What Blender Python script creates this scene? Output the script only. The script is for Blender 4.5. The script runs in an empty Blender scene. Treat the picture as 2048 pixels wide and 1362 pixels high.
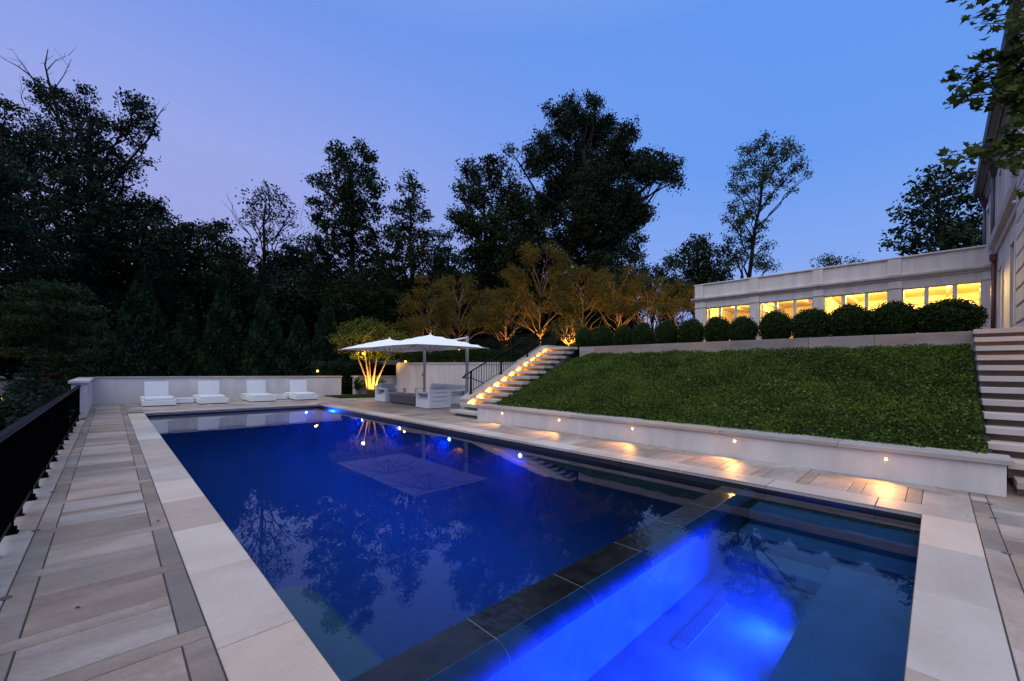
import bpy, math, random
import numpy as np
from mathutils import Matrix, Vector
R=math.radians
random.seed(7)
sc=bpy.context.scene
COL=sc.collection
# ------------------------------------------------------------------ calibration (photo 2048x1362)
FPX,HY,YAW,ROLL,CAMH=827.2446,739.845,R(44.2059),R(.5208),1.3
FW=np.array([math.sin(YAW),math.cos(YAW),0.]);RT=np.array([math.cos(YAW),-math.sin(YAW),0.]);UP=np.array([0,0,1.])
def at(u,v,d):
    """point at horizontal depth d (metres) from the viewpoint that is seen at photo pixel u,v"""
    du,dv=u-1024,v-HY; c,s=math.cos(-ROLL),math.sin(-ROLL)
    x,y=du*c-dv*s,du*s+dv*c
    return (FW+RT*(x/FPX)-UP*(y/FPX))*d+np.array([0,0,CAMH])
# ------------------------------------------------------------------ objects
def tag(o,label=None,cat=None,group=None,kind=None):
    if label: o['label']=label
    if cat: o['category']=cat
    if group: o['group']=group
    if kind: o['kind']=kind
    return o
def empty(name,loc=(0,0,0),label=None,cat=None,group=None):
    o=bpy.data.objects.new(name,None); COL.objects.link(o); o.location=loc; o.empty_display_size=.1
    return tag(o,label,cat,group)
def setpar(o,parent):
    o.parent=parent
    if parent.type=='EMPTY': o.matrix_parent_inverse=Matrix.Translation(-Vector(parent.location))
def dup(o,parent=None):
    c=o.copy(); COL.objects.link(c)
    if parent: 
        mpi=o.matrix_parent_inverse.copy(); c.parent=parent; c.matrix_parent_inverse=mpi
    for ch in [x for x in KIDS.get(o.name,[])]:
        k=dup(ch,c); KIDS.setdefault(c.name,[]).append(k)
    return c
KIDS={}
class MB:
    def __init__(s): s.v=[];s.f=[];s.m=[];s.t=[]
    def add(s,vs,fs,mi=0,tone=.5):
        b=len(s.v); s.v+= [tuple(v) for v in vs]; s.f+=[tuple(b+i for i in f) for f in fs]
        s.m+=[mi]*len(fs); s.t+=[tone]*len(fs); return s
    def box(s,x0,y0,z0,x1,y1,z1,mi=0,tone=.5):
        x0,x1=min(x0,x1),max(x0,x1);y0,y1=min(y0,y1),max(y0,y1);z0,z1=min(z0,z1),max(z0,z1)
        return s.add([(x0,y0,z0),(x1,y0,z0),(x1,y1,z0),(x0,y1,z0),(x0,y0,z1),(x1,y0,z1),(x1,y1,z1),(x0,y1,z1)],
          [(0,3,2,1),(4,5,6,7),(0,1,5,4),(1,2,6,5),(2,3,7,6),(3,0,4,7)],mi,tone)
    def hexa(s,bot,top,mi=0,tone=.5):
        n=len(bot)
        return s.add(list(bot)+list(top),[tuple(range(n))[::-1],tuple(range(n,2*n))]+[(i,(i+1)%n,n+(i+1)%n,n+i) for i in range(n)],mi,tone)
    def extr(s,prof,axis,a,b,mi=0,tone=.5):
        """profile (list of 2d) extruded along axis 'x' (prof=y,z), 'y' (prof=x,z) or 'z'(x,y)"""
        def p(q,t): return (t,q[0],q[1]) if axis=='x' else ((q[0],t,q[1]) if axis=='y' else (q[0],q[1],t))
        return s.hexa([p(q,a) for q in prof],[p(q,b) for q in prof],mi,tone)
    def tube(s,pts,rad,n=8,mi=0,tone=.5):
        pts=[Vector(p) for p in pts]; 
        if not hasattr(rad,'__len__'): rad=[rad]*len(pts)
        b=len(s.v); prev=None
        for i,p in enumerate(pts):
            d=(pts[min(i+1,len(pts)-1)]-pts[max(i-1,0)])
            if d.length<1e-9: d=Vector((0,0,1))
            d.normalize()
            if prev is None:
                a=Vector((1,0,0)) if abs(d.x)<.8 else Vector((0,1,0)); u=d.cross(a).normalized()
            else:
                u=prev-d*prev.dot(d)
                if u.length<1e-6: u=d.orthogonal()
                u.normalize()
            prev=u; w=d.cross(u)
            for k in range(n):
                t=2*math.pi*k/n; s.v.append(tuple(p+(u*math.cos(t)+w*math.sin(t))*rad[i]))
        for i in range(len(pts)-1):
            for k in range(n):
                a=b+i*n+k; c=b+i*n+(k+1)%n
                s.f.append((a,c,c+n,a+n)); s.m.append(mi); s.t.append(tone)
        s.f.append(tuple(b+k for k in range(n))[::-1]); s.f.append(tuple(b+(len(pts)-1)*n+k for k in range(n)))
        s.m+=[mi,mi]; s.t+=[tone,tone]
        return s
    def disc(s,c,nrm,r,th,n=20,mi=0):
        c=Vector(c);nn=Vector(nrm).normalized(); return s.tube([c,c+nn*th],[r,r],n,mi)
    def lathe(s,c,prof,n=16,mi=0):
        """prof: list of (r,z) from bottom to top about vertical axis through c"""
        b=len(s.v)
        for r,z in prof:
            for k in range(n):
                t=2*math.pi*k/n; s.v.append((c[0]+r*math.cos(t),c[1]+r*math.sin(t),c[2]+z))
        for i in range(len(prof)-1):
            for k in range(n):
                a=b+i*n+k; d=b+i*n+(k+1)%n
                s.f.append((a,d,d+n,a+n)); s.m.append(mi); s.t.append(.5)
        s.f.append(tuple(b+k for k in range(n))[::-1]); s.f.append(tuple(b+(len(prof)-1)*n+k for k in range(n)))
        s.m+=[mi,mi]; s.t+=[.5,.5]
        return s
    def build(s,name,mats,parent=None,smooth=False,bevel=0,seg=2):
        me=bpy.data.meshes.new(name); me.from_pydata(s.v,[],s.f)
        if not isinstance(mats,(list,tuple)): mats=[mats]
        for m in mats: me.materials.append(m)
        me.polygons.foreach_set('material_index',s.m)
        a=me.attributes.new('tone','FLOAT','FACE'); a.data.foreach_set('value',np.array(s.t,dtype=np.float32))
        if smooth: me.polygons.foreach_set('use_smooth',[True]*len(s.f))
        me.update()
        o=bpy.data.objects.new(name,me); COL.objects.link(o)
        if bevel:
            b=o.modifiers.new('edge','BEVEL'); b.width=bevel; b.segments=seg; b.limit_method='ANGLE'; b.angle_limit=R(40)
        if parent: setpar(o,parent); KIDS.setdefault(parent.name,[]).append(o)
        return o
def npmesh(name,verts,faces,mats,parent=None,tone=None,matidx=None,smooth=False):
    """fast mesh of equal-sized faces (faces: (n,k) int array)"""
    me=bpy.data.meshes.new(name); n,k=faces.shape
    me.vertices.add(len(verts)); me.vertices.foreach_set('co',verts.astype(np.float32).ravel())
    me.loops.add(n*k); me.loops.foreach_set('vertex_index',faces.astype(np.int32).ravel())
    me.polygons.add(n); me.polygons.foreach_set('loop_start',np.arange(0,n*k,k,dtype=np.int32))
    me.update(calc_edges=True)
    if not isinstance(mats,(list,tuple)): mats=[mats]
    for m in mats: me.materials.append(m)
    if tone is not None:
        a=me.attributes.new('tone','FLOAT','FACE'); a.data.foreach_set('value',tone.astype(np.float32))
    if smooth: me.polygons.foreach_set('use_smooth',np.ones(n,dtype=bool))
    o=bpy.data.objects.new(name,me); COL.objects.link(o)
    if parent: setpar(o,parent); KIDS.setdefault(parent.name,[]).append(o)
    return o
# ------------------------------------------------------------------ materials
def mat(name):
    m=bpy.data.materials.new(name); m.use_nodes=True; nt=m.node_tree
    return m,nt,nt.nodes['Principled BSDF'],nt.nodes['Material Output']
def N(nt,t,**k):
    n=nt.nodes.new(t)
    for a,b in k.items(): setattr(n,a,b)
    return n
def ramp(nt,fac,stops):
    r=N(nt,'ShaderNodeValToRGB'); e=r.color_ramp.elements
    while len(e)>len(stops): e.remove(e[-1])
    while len(e)<len(stops): e.new(.5)
    for i,(p,c) in enumerate(stops): e[i].position=p; e[i].color=(*c,1)
    nt.links.new(fac,r.inputs[0]); return r.outputs[0]
def plain(name,col,rough=.6,metal=0,spec=.5,var=0,scale=6,bump=0,bscale=80,stretch=(1,1,1)):
    m,nt,b,o=mat(name); b.inputs['Roughness'].default_value=rough; b.inputs['Metallic'].default_value=metal
    b.inputs['Specular IOR Level'].default_value=spec; b.inputs['Base Color'].default_value=(*col,1)
    tc=N(nt,'ShaderNodeTexCoord'); mp=N(nt,'ShaderNodeMapping'); mp.inputs['Scale'].default_value=stretch
    nt.links.new(tc.outputs['Object'],mp.inputs[0])
    if var:
        nz=N(nt,'ShaderNodeTexNoise'); nz.inputs['Scale'].default_value=scale; nz.inputs['Detail'].default_value=6; nz.inputs['Roughness'].default_value=.6
        nt.links.new(mp.outputs[0],nz.inputs[0])
        lo=tuple(c*(1-var) for c in col); hi=tuple(min(1,c*(1+var)) for c in col)
        nt.links.new(ramp(nt,nz.outputs[0],[(.3,lo),(.7,hi)]),b.inputs['Base Color'])
    if bump:
        n2=N(nt,'ShaderNodeTexNoise'); n2.inputs['Scale'].default_value=bscale; n2.inputs['Detail'].default_value=3
        nt.links.new(mp.outputs[0],n2.inputs[0])
        bp=N(nt,'ShaderNodeBump'); bp.inputs['Strength'].default_value=bump; bp.inputs['Distance'].default_value=.01
        nt.links.new(n2.outputs[0],bp.inputs['Height']); nt.links.new(bp.outputs[0],b.inputs['Normal'])
    return m
def stone_mat(name,stops,rough=.55,scale=(.8,2.2,2),veins=.85):
    """sawn stone: per-slab tone attribute plus long veined clouds"""
    m,nt,b,o=mat(name); L=nt.links
    at_=N(nt,'ShaderNodeAttribute',attribute_name='tone')
    tc=N(nt,'ShaderNodeTexCoord')
    # shift the veins per slab so that they do not run across joints
    ad=N(nt,'ShaderNodeVectorMath',operation='ADD'); ml=N(nt,'ShaderNodeVectorMath',operation='SCALE'); ml.inputs['Scale'].default_value=37.
    cb=N(nt,'ShaderNodeCombineXYZ')
    for i in range(3): L.new(at_.outputs['Fac'],cb.inputs[i])
    L.new(cb.outputs[0],ml.inputs[0]); L.new(tc.outputs['Object'],ad.inputs[0]); L.new(ml.outputs[0],ad.inputs[1])
    mp=N(nt,'ShaderNodeMapping'); mp.inputs['Scale'].default_value=scale; mp.inputs['Rotation'].default_value=(0,0,.35); L.new(ad.outputs[0],mp.inputs[0])
    nz=N(nt,'ShaderNodeTexNoise'); nz.inputs['Scale'].default_value=1.6; nz.inputs['Detail'].default_value=7; nz.inputs['Roughness'].default_value=.58; nz.inputs['Distortion'].default_value=.6
    L.new(mp.outputs[0],nz.inputs[0])
    n2=N(nt,'ShaderNodeTexNoise'); n2.inputs['Scale'].default_value=45; n2.inputs['Detail'].default_value=4; L.new(ad.outputs[0],n2.inputs[0])
    s1=N(nt,'ShaderNodeMath',operation='MULTIPLY_ADD'); s1.inputs[1].default_value=veins; s1.inputs[2].default_value=-veins/2; L.new(nz.outputs[0],s1.inputs[0])
    s2=N(nt,'ShaderNodeMath',operation='MULTIPLY_ADD'); s2.inputs[1].default_value=.34; L.new(n2.outputs[0],s2.inputs[0])
    n3=N(nt,'ShaderNodeTexNoise'); n3.inputs['Scale'].default_value=1.15; n3.inputs['Detail'].default_value=8; n3.inputs['Roughness'].default_value=.68; L.new(tc.outputs['Object'],n3.inputs[0])
    s5=N(nt,'ShaderNodeMath',operation='MULTIPLY_ADD'); s5.inputs[1].default_value=.75; s5.inputs[2].default_value=-.43; L.new(n3.outputs[0],s5.inputs[0])
    s6=N(nt,'ShaderNodeMath',operation='ADD'); L.new(s1.outputs[0],s6.inputs[0]); L.new(s5.outputs[0],s6.inputs[1]); L.new(s6.outputs[0],s2.inputs[2])
    s3=N(nt,'ShaderNodeMath',operation='MULTIPLY_ADD'); s3.inputs[1].default_value=.62; L.new(at_.outputs['Fac'],s3.inputs[0]); s4=N(nt,'ShaderNodeMath',operation='ADD'); s4.inputs[1].default_value=.08; L.new(s2.outputs[0],s4.inputs[0]); L.new(s4.outputs[0],s3.inputs[2])
    fr_=N(nt,'ShaderNodeMath',operation='MULTIPLY'); fr_.inputs[1].default_value=7.31; L.new(at_.outputs['Fac'],fr_.inputs[0])
    f2=N(nt,'ShaderNodeMath',operation='FRACT'); L.new(fr_.outputs[0],f2.inputs[0])
    hue=ramp(nt,f2.outputs[0],[(0,(.93,1.0,1.02)),(.45,(1,.99,.95)),(.7,(1.02,.97,.90)),(1,(1.05,.95,.84))])
    mm=N(nt,'ShaderNodeMix',data_type='RGBA',blend_type='MULTIPLY'); mm.inputs[0].default_value=1; L.new(ramp(nt,s3.outputs[0],stops),mm.inputs[6]); L.new(hue,mm.inputs[7])
    L.new(mm.outputs[2],b.inputs['Base Color'])
    b.inputs['Roughness'].default_value=rough; b.inputs['Specular IOR Level'].default_value=.35
    bp=N(nt,'ShaderNodeBump'); bp.inputs['Strength'].default_value=.12; bp.inputs['Distance'].default_value=.01
    L.new(n2.outputs[0],bp.inputs['Height']); L.new(bp.outputs[0],b.inputs['Normal'])
    return m
def leaf_mat(name,dark,light,trans=.25,rough=.6,spec=.06):
    m,nt,b,o=mat(name); L=nt.links
    a=N(nt,'ShaderNodeAttribute',attribute_name='tone')
    c=ramp(nt,a.outputs['Fac'],[(0,dark),(1,light)])
    L.new(c,b.inputs['Base Color']); b.inputs['Roughness'].default_value=rough; b.inputs['Specular IOR Level'].default_value=spec
    t=N(nt,'ShaderNodeBsdfTranslucent'); L.new(c,t.inputs[0])
    mx=N(nt,'ShaderNodeMixShader'); mx.inputs[0].default_value=trans
    L.new(b.outputs[0],mx.inputs[1]); L.new(t.outputs[0],mx.inputs[2]); L.new(mx.outputs[0],o.inputs[0])
    return m
def emit(name,col,s):
    m,nt,b,o=mat(name); b.inputs['Base Color'].default_value=(*col,1)
    b.inputs['Emission Color'].default_value=(*col,1); b.inputs['Emission Strength'].default_value=s; return m
def water_mat(name,tint,bump,ior=1.45):
    m,nt,b,o=mat(name); L=nt.links; nt.nodes.remove(b)
    tr=N(nt,'ShaderNodeBsdfTransparent'); tr.inputs[0].default_value=(*tint,1)
    gl=N(nt,'ShaderNodeBsdfGlossy'); gl.inputs['Roughness'].default_value=.004
    fr=N(nt,'ShaderNodeFresnel'); fr.inputs[0].default_value=ior
    mx=N(nt,'ShaderNodeMixShader'); L.new(fr.outputs[0],mx.inputs[0]); L.new(tr.outputs[0],mx.inputs[1]); L.new(gl.outputs[0],mx.inputs[2]); L.new(mx.outputs[0],o.inputs[0])
    tc=N(nt,'ShaderNodeTexCoord'); nz=N(nt,'ShaderNodeTexNoise'); nz.inputs['Scale'].default_value=2.2; nz.inputs['Detail'].default_value=3
    L.new(tc.outputs['Object'],nz.inputs[0])
    bp=N(nt,'ShaderNodeBump'); bp.inputs['Strength'].default_value=bump; bp.inputs['Distance'].default_value=.05
    L.new(nz.outputs[0],bp.inputs['Height']); L.new(bp.outputs[0],gl.inputs['Normal']); L.new(bp.outputs[0],fr.inputs['Normal'])
    return m
def cloud(m,density,col):
    nt=m.node_tree; v=N(nt,'ShaderNodeVolumePrincipled'); v.inputs['Density'].default_value=density; v.inputs['Color'].default_value=(*col,1); v.inputs['Anisotropy'].default_value=.3
    nt.links.new(v.outputs[0],nt.nodes['Material Output'].inputs['Volume']); return m
def glass_mat(name):
    m,nt,b,o=mat(name); L=nt.links; nt.nodes.remove(b)
    tr=N(nt,'ShaderNodeBsdfTransparent'); tr.inputs[0].default_value=(.95,.97,.96,1)
    gl=N(nt,'ShaderNodeBsdfGlossy'); gl.inputs['Roughness'].default_value=.02
    fr=N(nt,'ShaderNodeFresnel'); fr.inputs[0].default_value=1.45
    mx=N(nt,'ShaderNodeMixShader'); L.new(fr.outputs[0],mx.inputs[0]); L.new(tr.outputs[0],mx.inputs[1]); L.new(gl.outputs[0],mx.inputs[2]); L.new(mx.outputs[0],o.inputs[0])
    return m
M={}
M['paver']=stone_mat('paver_stone',[(0,(.165,.132,.115)),(.3,(.22,.18,.157)),(.55,(.30,.248,.217)),(.8,(.42,.357,.32)),(1,(.53,.465,.425))])
M['coping']=stone_mat('coping_stone',[(0,(.33,.27,.235)),(.35,(.44,.37,.33)),(.65,(.53,.46,.415)),(1,(.62,.555,.51))],scale=(.5,1.2,1))
M['tread']=stone_mat('tread_stone',[(0,(.36,.31,.27)),(.4,(.46,.405,.365)),(1,(.58,.53,.49))],scale=(1,.5,1))
M['cap']=stone_mat('cap_stone',[(0,(.30,.25,.22)),(.4,(.42,.365,.33)),(1,(.56,.51,.47))],scale=(1.4,.5,1.4))
M['grout']=plain('grout',(.045,.04,.037),.9)
M['stucco']=plain('stucco',(.60,.565,.54),.85,spec=.2,var=.13,scale=1.9,bump=.25,bscale=140,stretch=(1.3,1.3,.35))
M['stucco_weathered']=plain('stucco_weathered',(.52,.49,.47),.85,spec=.2,var=.16,scale=2.2,bump=.25,bscale=140,stretch=(1.5,1.5,.25))
M['riser']=plain('riser_stone',(.38,.29,.22),.8,var=.2,scale=3)
M['limestone']=plain('limestone',(.66,.61,.575),.75,spec=.25,var=.13,scale=1.5,bump=.1,bscale=50,stretch=(2.2,2.2,.22))
M['black_metal']=plain('black_metal',(.003,.003,.004),.5,spec=.12)
M['iron']=plain('matte_iron',(.003,.003,.003),.9,spec=0)
M['white_metal']=plain('white_powder_coat',(.72,.74,.75),.42,spec=.4)
M['cushion']=plain('white_cushion',(.64,.65,.66),.9,spec=.1,bump=.2,bscale=300)
M['grey_cushion']=plain('grey_cushion',(.40,.40,.42),.95,spec=.1,bump=.25,bscale=300)
M['table_dark']=plain('table_laminate',(.105,.095,.095),.6,var=.08,scale=20,stretch=(6,1,1))
M['table_top']=plain('table_top',(.22,.17,.15),.5,var=.12,scale=8,stretch=(1,6,1))
M['canvas']=plain('canvas',(.92,.94,.95),.85,spec=.1)
M['alu']=plain('aluminium',(.42,.42,.43),.4,metal=.7)
M['slot']=plain('slot',(.02,.02,.02),.9)
M['bark']=plain('bark',(.016,.014,.012),.95,spec=.08,var=.35,scale=9,bump=.6,bscale=30,stretch=(1,1,.3))
M['grove_bark']=plain('grove_bark',(.17,.11,.065),.8,spec=.1,var=.25,scale=8,stretch=(1,1,.3))
M['crape_bark']=plain('crape_bark',(.30,.20,.085),.7,spec=.15,var=.2,scale=8,stretch=(1,1,.3))
M['pale_bark']=plain('pale_bark',(.16,.11,.07),.8,var=.25,scale=8,stretch=(1,1,.3))
M['twig']=plain('dark_twigs_and_core',(.006,.008,.005),.95)
M['block']=stone_mat('block_stone',[(0,(.18,.155,.14)),(.4,(.31,.265,.24)),(.8,(.45,.39,.365)),(1,(.52,.46,.44))],scale=(1.2,.6,2.2))
M['soil']=plain('soil',(.030,.026,.020),.95,var=.4,scale=3)
M['lawn_soil']=plain('lawn_soil',(.03,.036,.018),.95,var=.4,scale=2)
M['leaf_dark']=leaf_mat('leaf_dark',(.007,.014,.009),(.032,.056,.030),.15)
M['leaf_mid']=leaf_mat('leaf_mid',(.009,.018,.009),(.036,.062,.024),.2)
M['leaf_light']=leaf_mat('leaf_light',(.03,.045,.022),(.075,.105,.04),.35)
M['leaf_conifer']=leaf_mat('leaf_conifer',(.005,.014,.008),(.028,.062,.030),.1)
M['leaf_box']=leaf_mat('leaf_box',(.007,.017,.005),(.042,.078,.020),.15)
M['leaf_grove']=leaf_mat('leaf_grove',(.05,.045,.010),(.17,.14,.028),.45)
M['leaf_crape']=leaf_mat('leaf_crape',(.05,.065,.012),(.16,.18,.03),.45)
M['leaf_maple']=leaf_mat('leaf_maple',(.030,.050,.012),(.085,.12,.028),.4)
M['leaf_ivy']=leaf_mat('leaf_ivy',(.011,.026,.006),(.15,.235,.036),.2)
M['dry_leaf']=leaf_mat('dry_leaf',(.03,.02,.012),(.12,.08,.04),.1)
M['grass']=leaf_mat('grass_blade',(.03,.05,.015),(.08,.11,.035),.3)
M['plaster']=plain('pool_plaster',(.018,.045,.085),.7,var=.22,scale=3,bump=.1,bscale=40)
M['nosing']=plain('slate_bullnose',(.022,.05,.10),.6,spec=.1,var=.3,scale=9)
M['bench_skylit_plaster']=plain('bench_skylit_plaster',(.085,.125,.14),.7,var=.15,scale=4)  # lighter than the pool plaster: sky light and reflection put into the colour
M['trim_tile']=plain('lamp_blue_trim_tile',(.035,.10,.24),.5)  # blue lamp light along the ledge edge, put into the tile colour
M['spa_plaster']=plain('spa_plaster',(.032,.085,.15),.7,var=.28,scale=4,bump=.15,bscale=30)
M['weir']=plain('wet_slate',(.012,.013,.015),.14,spec=.35,var=.5,scale=7,bump=.25,bscale=18)
M['slate_under']=plain('slate_nosing',(.016,.022,.032),.5,spec=.2,var=.4,scale=9)
M['joint']=plain('pale_joint',(.22,.22,.23),.7)
M['tile']=plain('waterline_tile',(.025,.03,.035),.2,spec=.5)
M['grate']=plain('grate_plastic',(.09,.13,.19),.5)
M['water']=water_mat('pool_water',(.50,.74,.98),.007)
cloud(M['water'],.075,(.10,.38,.95))
M['spa_water']=cloud(water_mat('spa_water',(.50,.74,.99),.006,1.36),.05,(.12,.42,.95))
M['glass']=glass_mat('window_glass')
M['dark_glass']=plain('dark_pane',(.02,.022,.026),.06,spec=.6)
M['frame']=plain('window_frame',(.66,.62,.56),.5)
M['room_wall']=plain('room_wall',(.84,.68,.36),.8)
M['curtain']=plain('curtain',(.72,.60,.42),.9,spec=.05)
M['room_floor']=plain('room_floor',(.42,.25,.13),.5)
M['room_dark']=plain('room_furniture',(.30,.19,.10),.6)
M['copper']=plain('copper_leader',(.13,.055,.045),.5,metal=.3)
M['downpipe']=plain('downpipe_metal',(.12,.11,.13),.5,metal=.2)
M['gutter']=plain('gutter_metal',(.05,.04,.04),.5,metal=.2)
M['soffit']=plain('soffit_paint',(.32,.26,.22),.6,var=.05)
M['roof']=plain('slate_roof',(.05,.05,.055),.7,var=.3,scale=8)
M['lens_warm']=emit('lens_warm',(1,.60,.20),22)
M['lens_amber']=emit('lens_amber',(1,.45,.09),7)
M['lens_step']=emit('lens_step',(1,.48,.09),9)
M['lens_blue']=emit('lens_blue',(.25,.48,1.),40)
M['lens_room']=emit('lens_room',(1,.75,.4),12)
M['brass']=plain('brass',(.30,.22,.12),.4,metal=.8)
# ------------------------------------------------------------------ lights
def lamp(kind,loc,energy,col,parent=None,target=None,size=.02,spot=100,blend=.6,name='bulb'):
    l=bpy.data.lights.new(name,kind); l.energy=energy; l.color=col
    if kind in('POINT','SPOT'): l.shadow_soft_size=size
    if kind=='SPOT': l.spot_size=R(spot); l.spot_blend=blend
    if kind=='AREA': l.size=size
    o=bpy.data.objects.new(name,l); COL.objects.link(o); o.location=loc
    if target is not None:
        o.rotation_euler=(Vector(target)-Vector(loc)).to_track_quat('-Z','Y').to_euler()
    if parent: setpar(o,parent)
    return o
WARM=(1,.50,.14); AMBER=(1,.40,.05); GOLD=(1,.49,.085); BLUE=(.022,.064,1.); POOLBLUE=(.004,.085,1.)
ORD=['first','second','third','fourth','fifth','sixth','seventh','eighth','ninth','tenth','eleventh','twelfth','thirteenth']
# ------------------------------------------------------------------ main dimensions (metres)
XL,XR,YN,YB=.703,5.405,.093,15.55
RISE,RUN=.1594,.3124
def tx(k): return 7.554+(k-3)*RUN      # front edge of tread k
ZT=13*RISE                             # upper terrace, 2.07
XW,XU=6.82,11.08
exec_sections=[]
# ================================================================== GROUND
def ground():
    # one sheet to the horizon with a sunk hole for pool, plus the raised terrace and planted bank
    mb=MB(); z=-.35
    xs=[-300,-.62,13.5,300]; 
    # outside of the deck rectangle (-.62..9 , -4..20.2)
    hx0,hx1,hy0,hy1=-.66,7.0,-4.,20.1
    for (a,b,c,d) in [(-300,-300,hx0,300),(hx1,-300,300,300),(hx0,-300,hx1,hy0),(hx0,hy1,hx1,300)]:
        mb.add([(a,b,z),(c,b,z),(c,d,z),(a,d,z)],[(0,1,2,3)])
    o=mb.build('ground',M['soil']); tag(o,kind='structure')
    # upper terrace: level lawn, lower behind the tall stucco wall
    mb=MB()
    def h(x,y):
        if y<9.9: return ZT-.02
        # left part: rises from 1.5 at the wall to the terrace level
        xw=10.6+(19.3-y)*.198
        t=min(1,max(0,(x-xw)/5.)); return 1.48+(ZT-.02-1.48)*t
    gx=[11.3,11.6,12,12.6,13.2,14,15,16,17.5,19,21,23,26,30,40,60,120]; gy=[-60,-20,-8,-3,-.4,2,5,8,9.89,9.91,11,13,15,17,19,21,24,28,35,50,120]
    nx=len(gx)
    vs=[]
    for y in gy:
        for x in gx:
            xx=x
            if y>9.9 and x<14: 
                xw=10.75+(19.3-min(y,20))*.198; xx=xw+(x-11.3)*(14-xw)/2.7
            vs.append((xx,y,h(xx,y)))
    fs=[(j*nx+i,j*nx+i+1,(j+1)*nx+i+1,(j+1)*nx+i) for j in range(len(gy)-1) for i in range(nx-1)]
    mb.add(vs,fs); o=mb.build('terrace_ground',M['lawn_soil'],smooth=False); tag(o,kind='structure')
    # bank behind the low wall
    mb=MB(); mb.add([(7.1,-.46,.24),(XU+.05,-.46,1.75),(XU+.05,8.38,1.75),(7.1,8.38,.24),(7.1,-.46,-.3),(XU+.05,-.46,-.3),(XU+.05,8.38,-.3),(7.1,8.38,-.3)],
        [(0,1,2,3),(0,4,5,1),(3,2,6,7)])
    o=mb.build('bank_terrain',M['soil']); tag(o,kind='structure')
ground()
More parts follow.
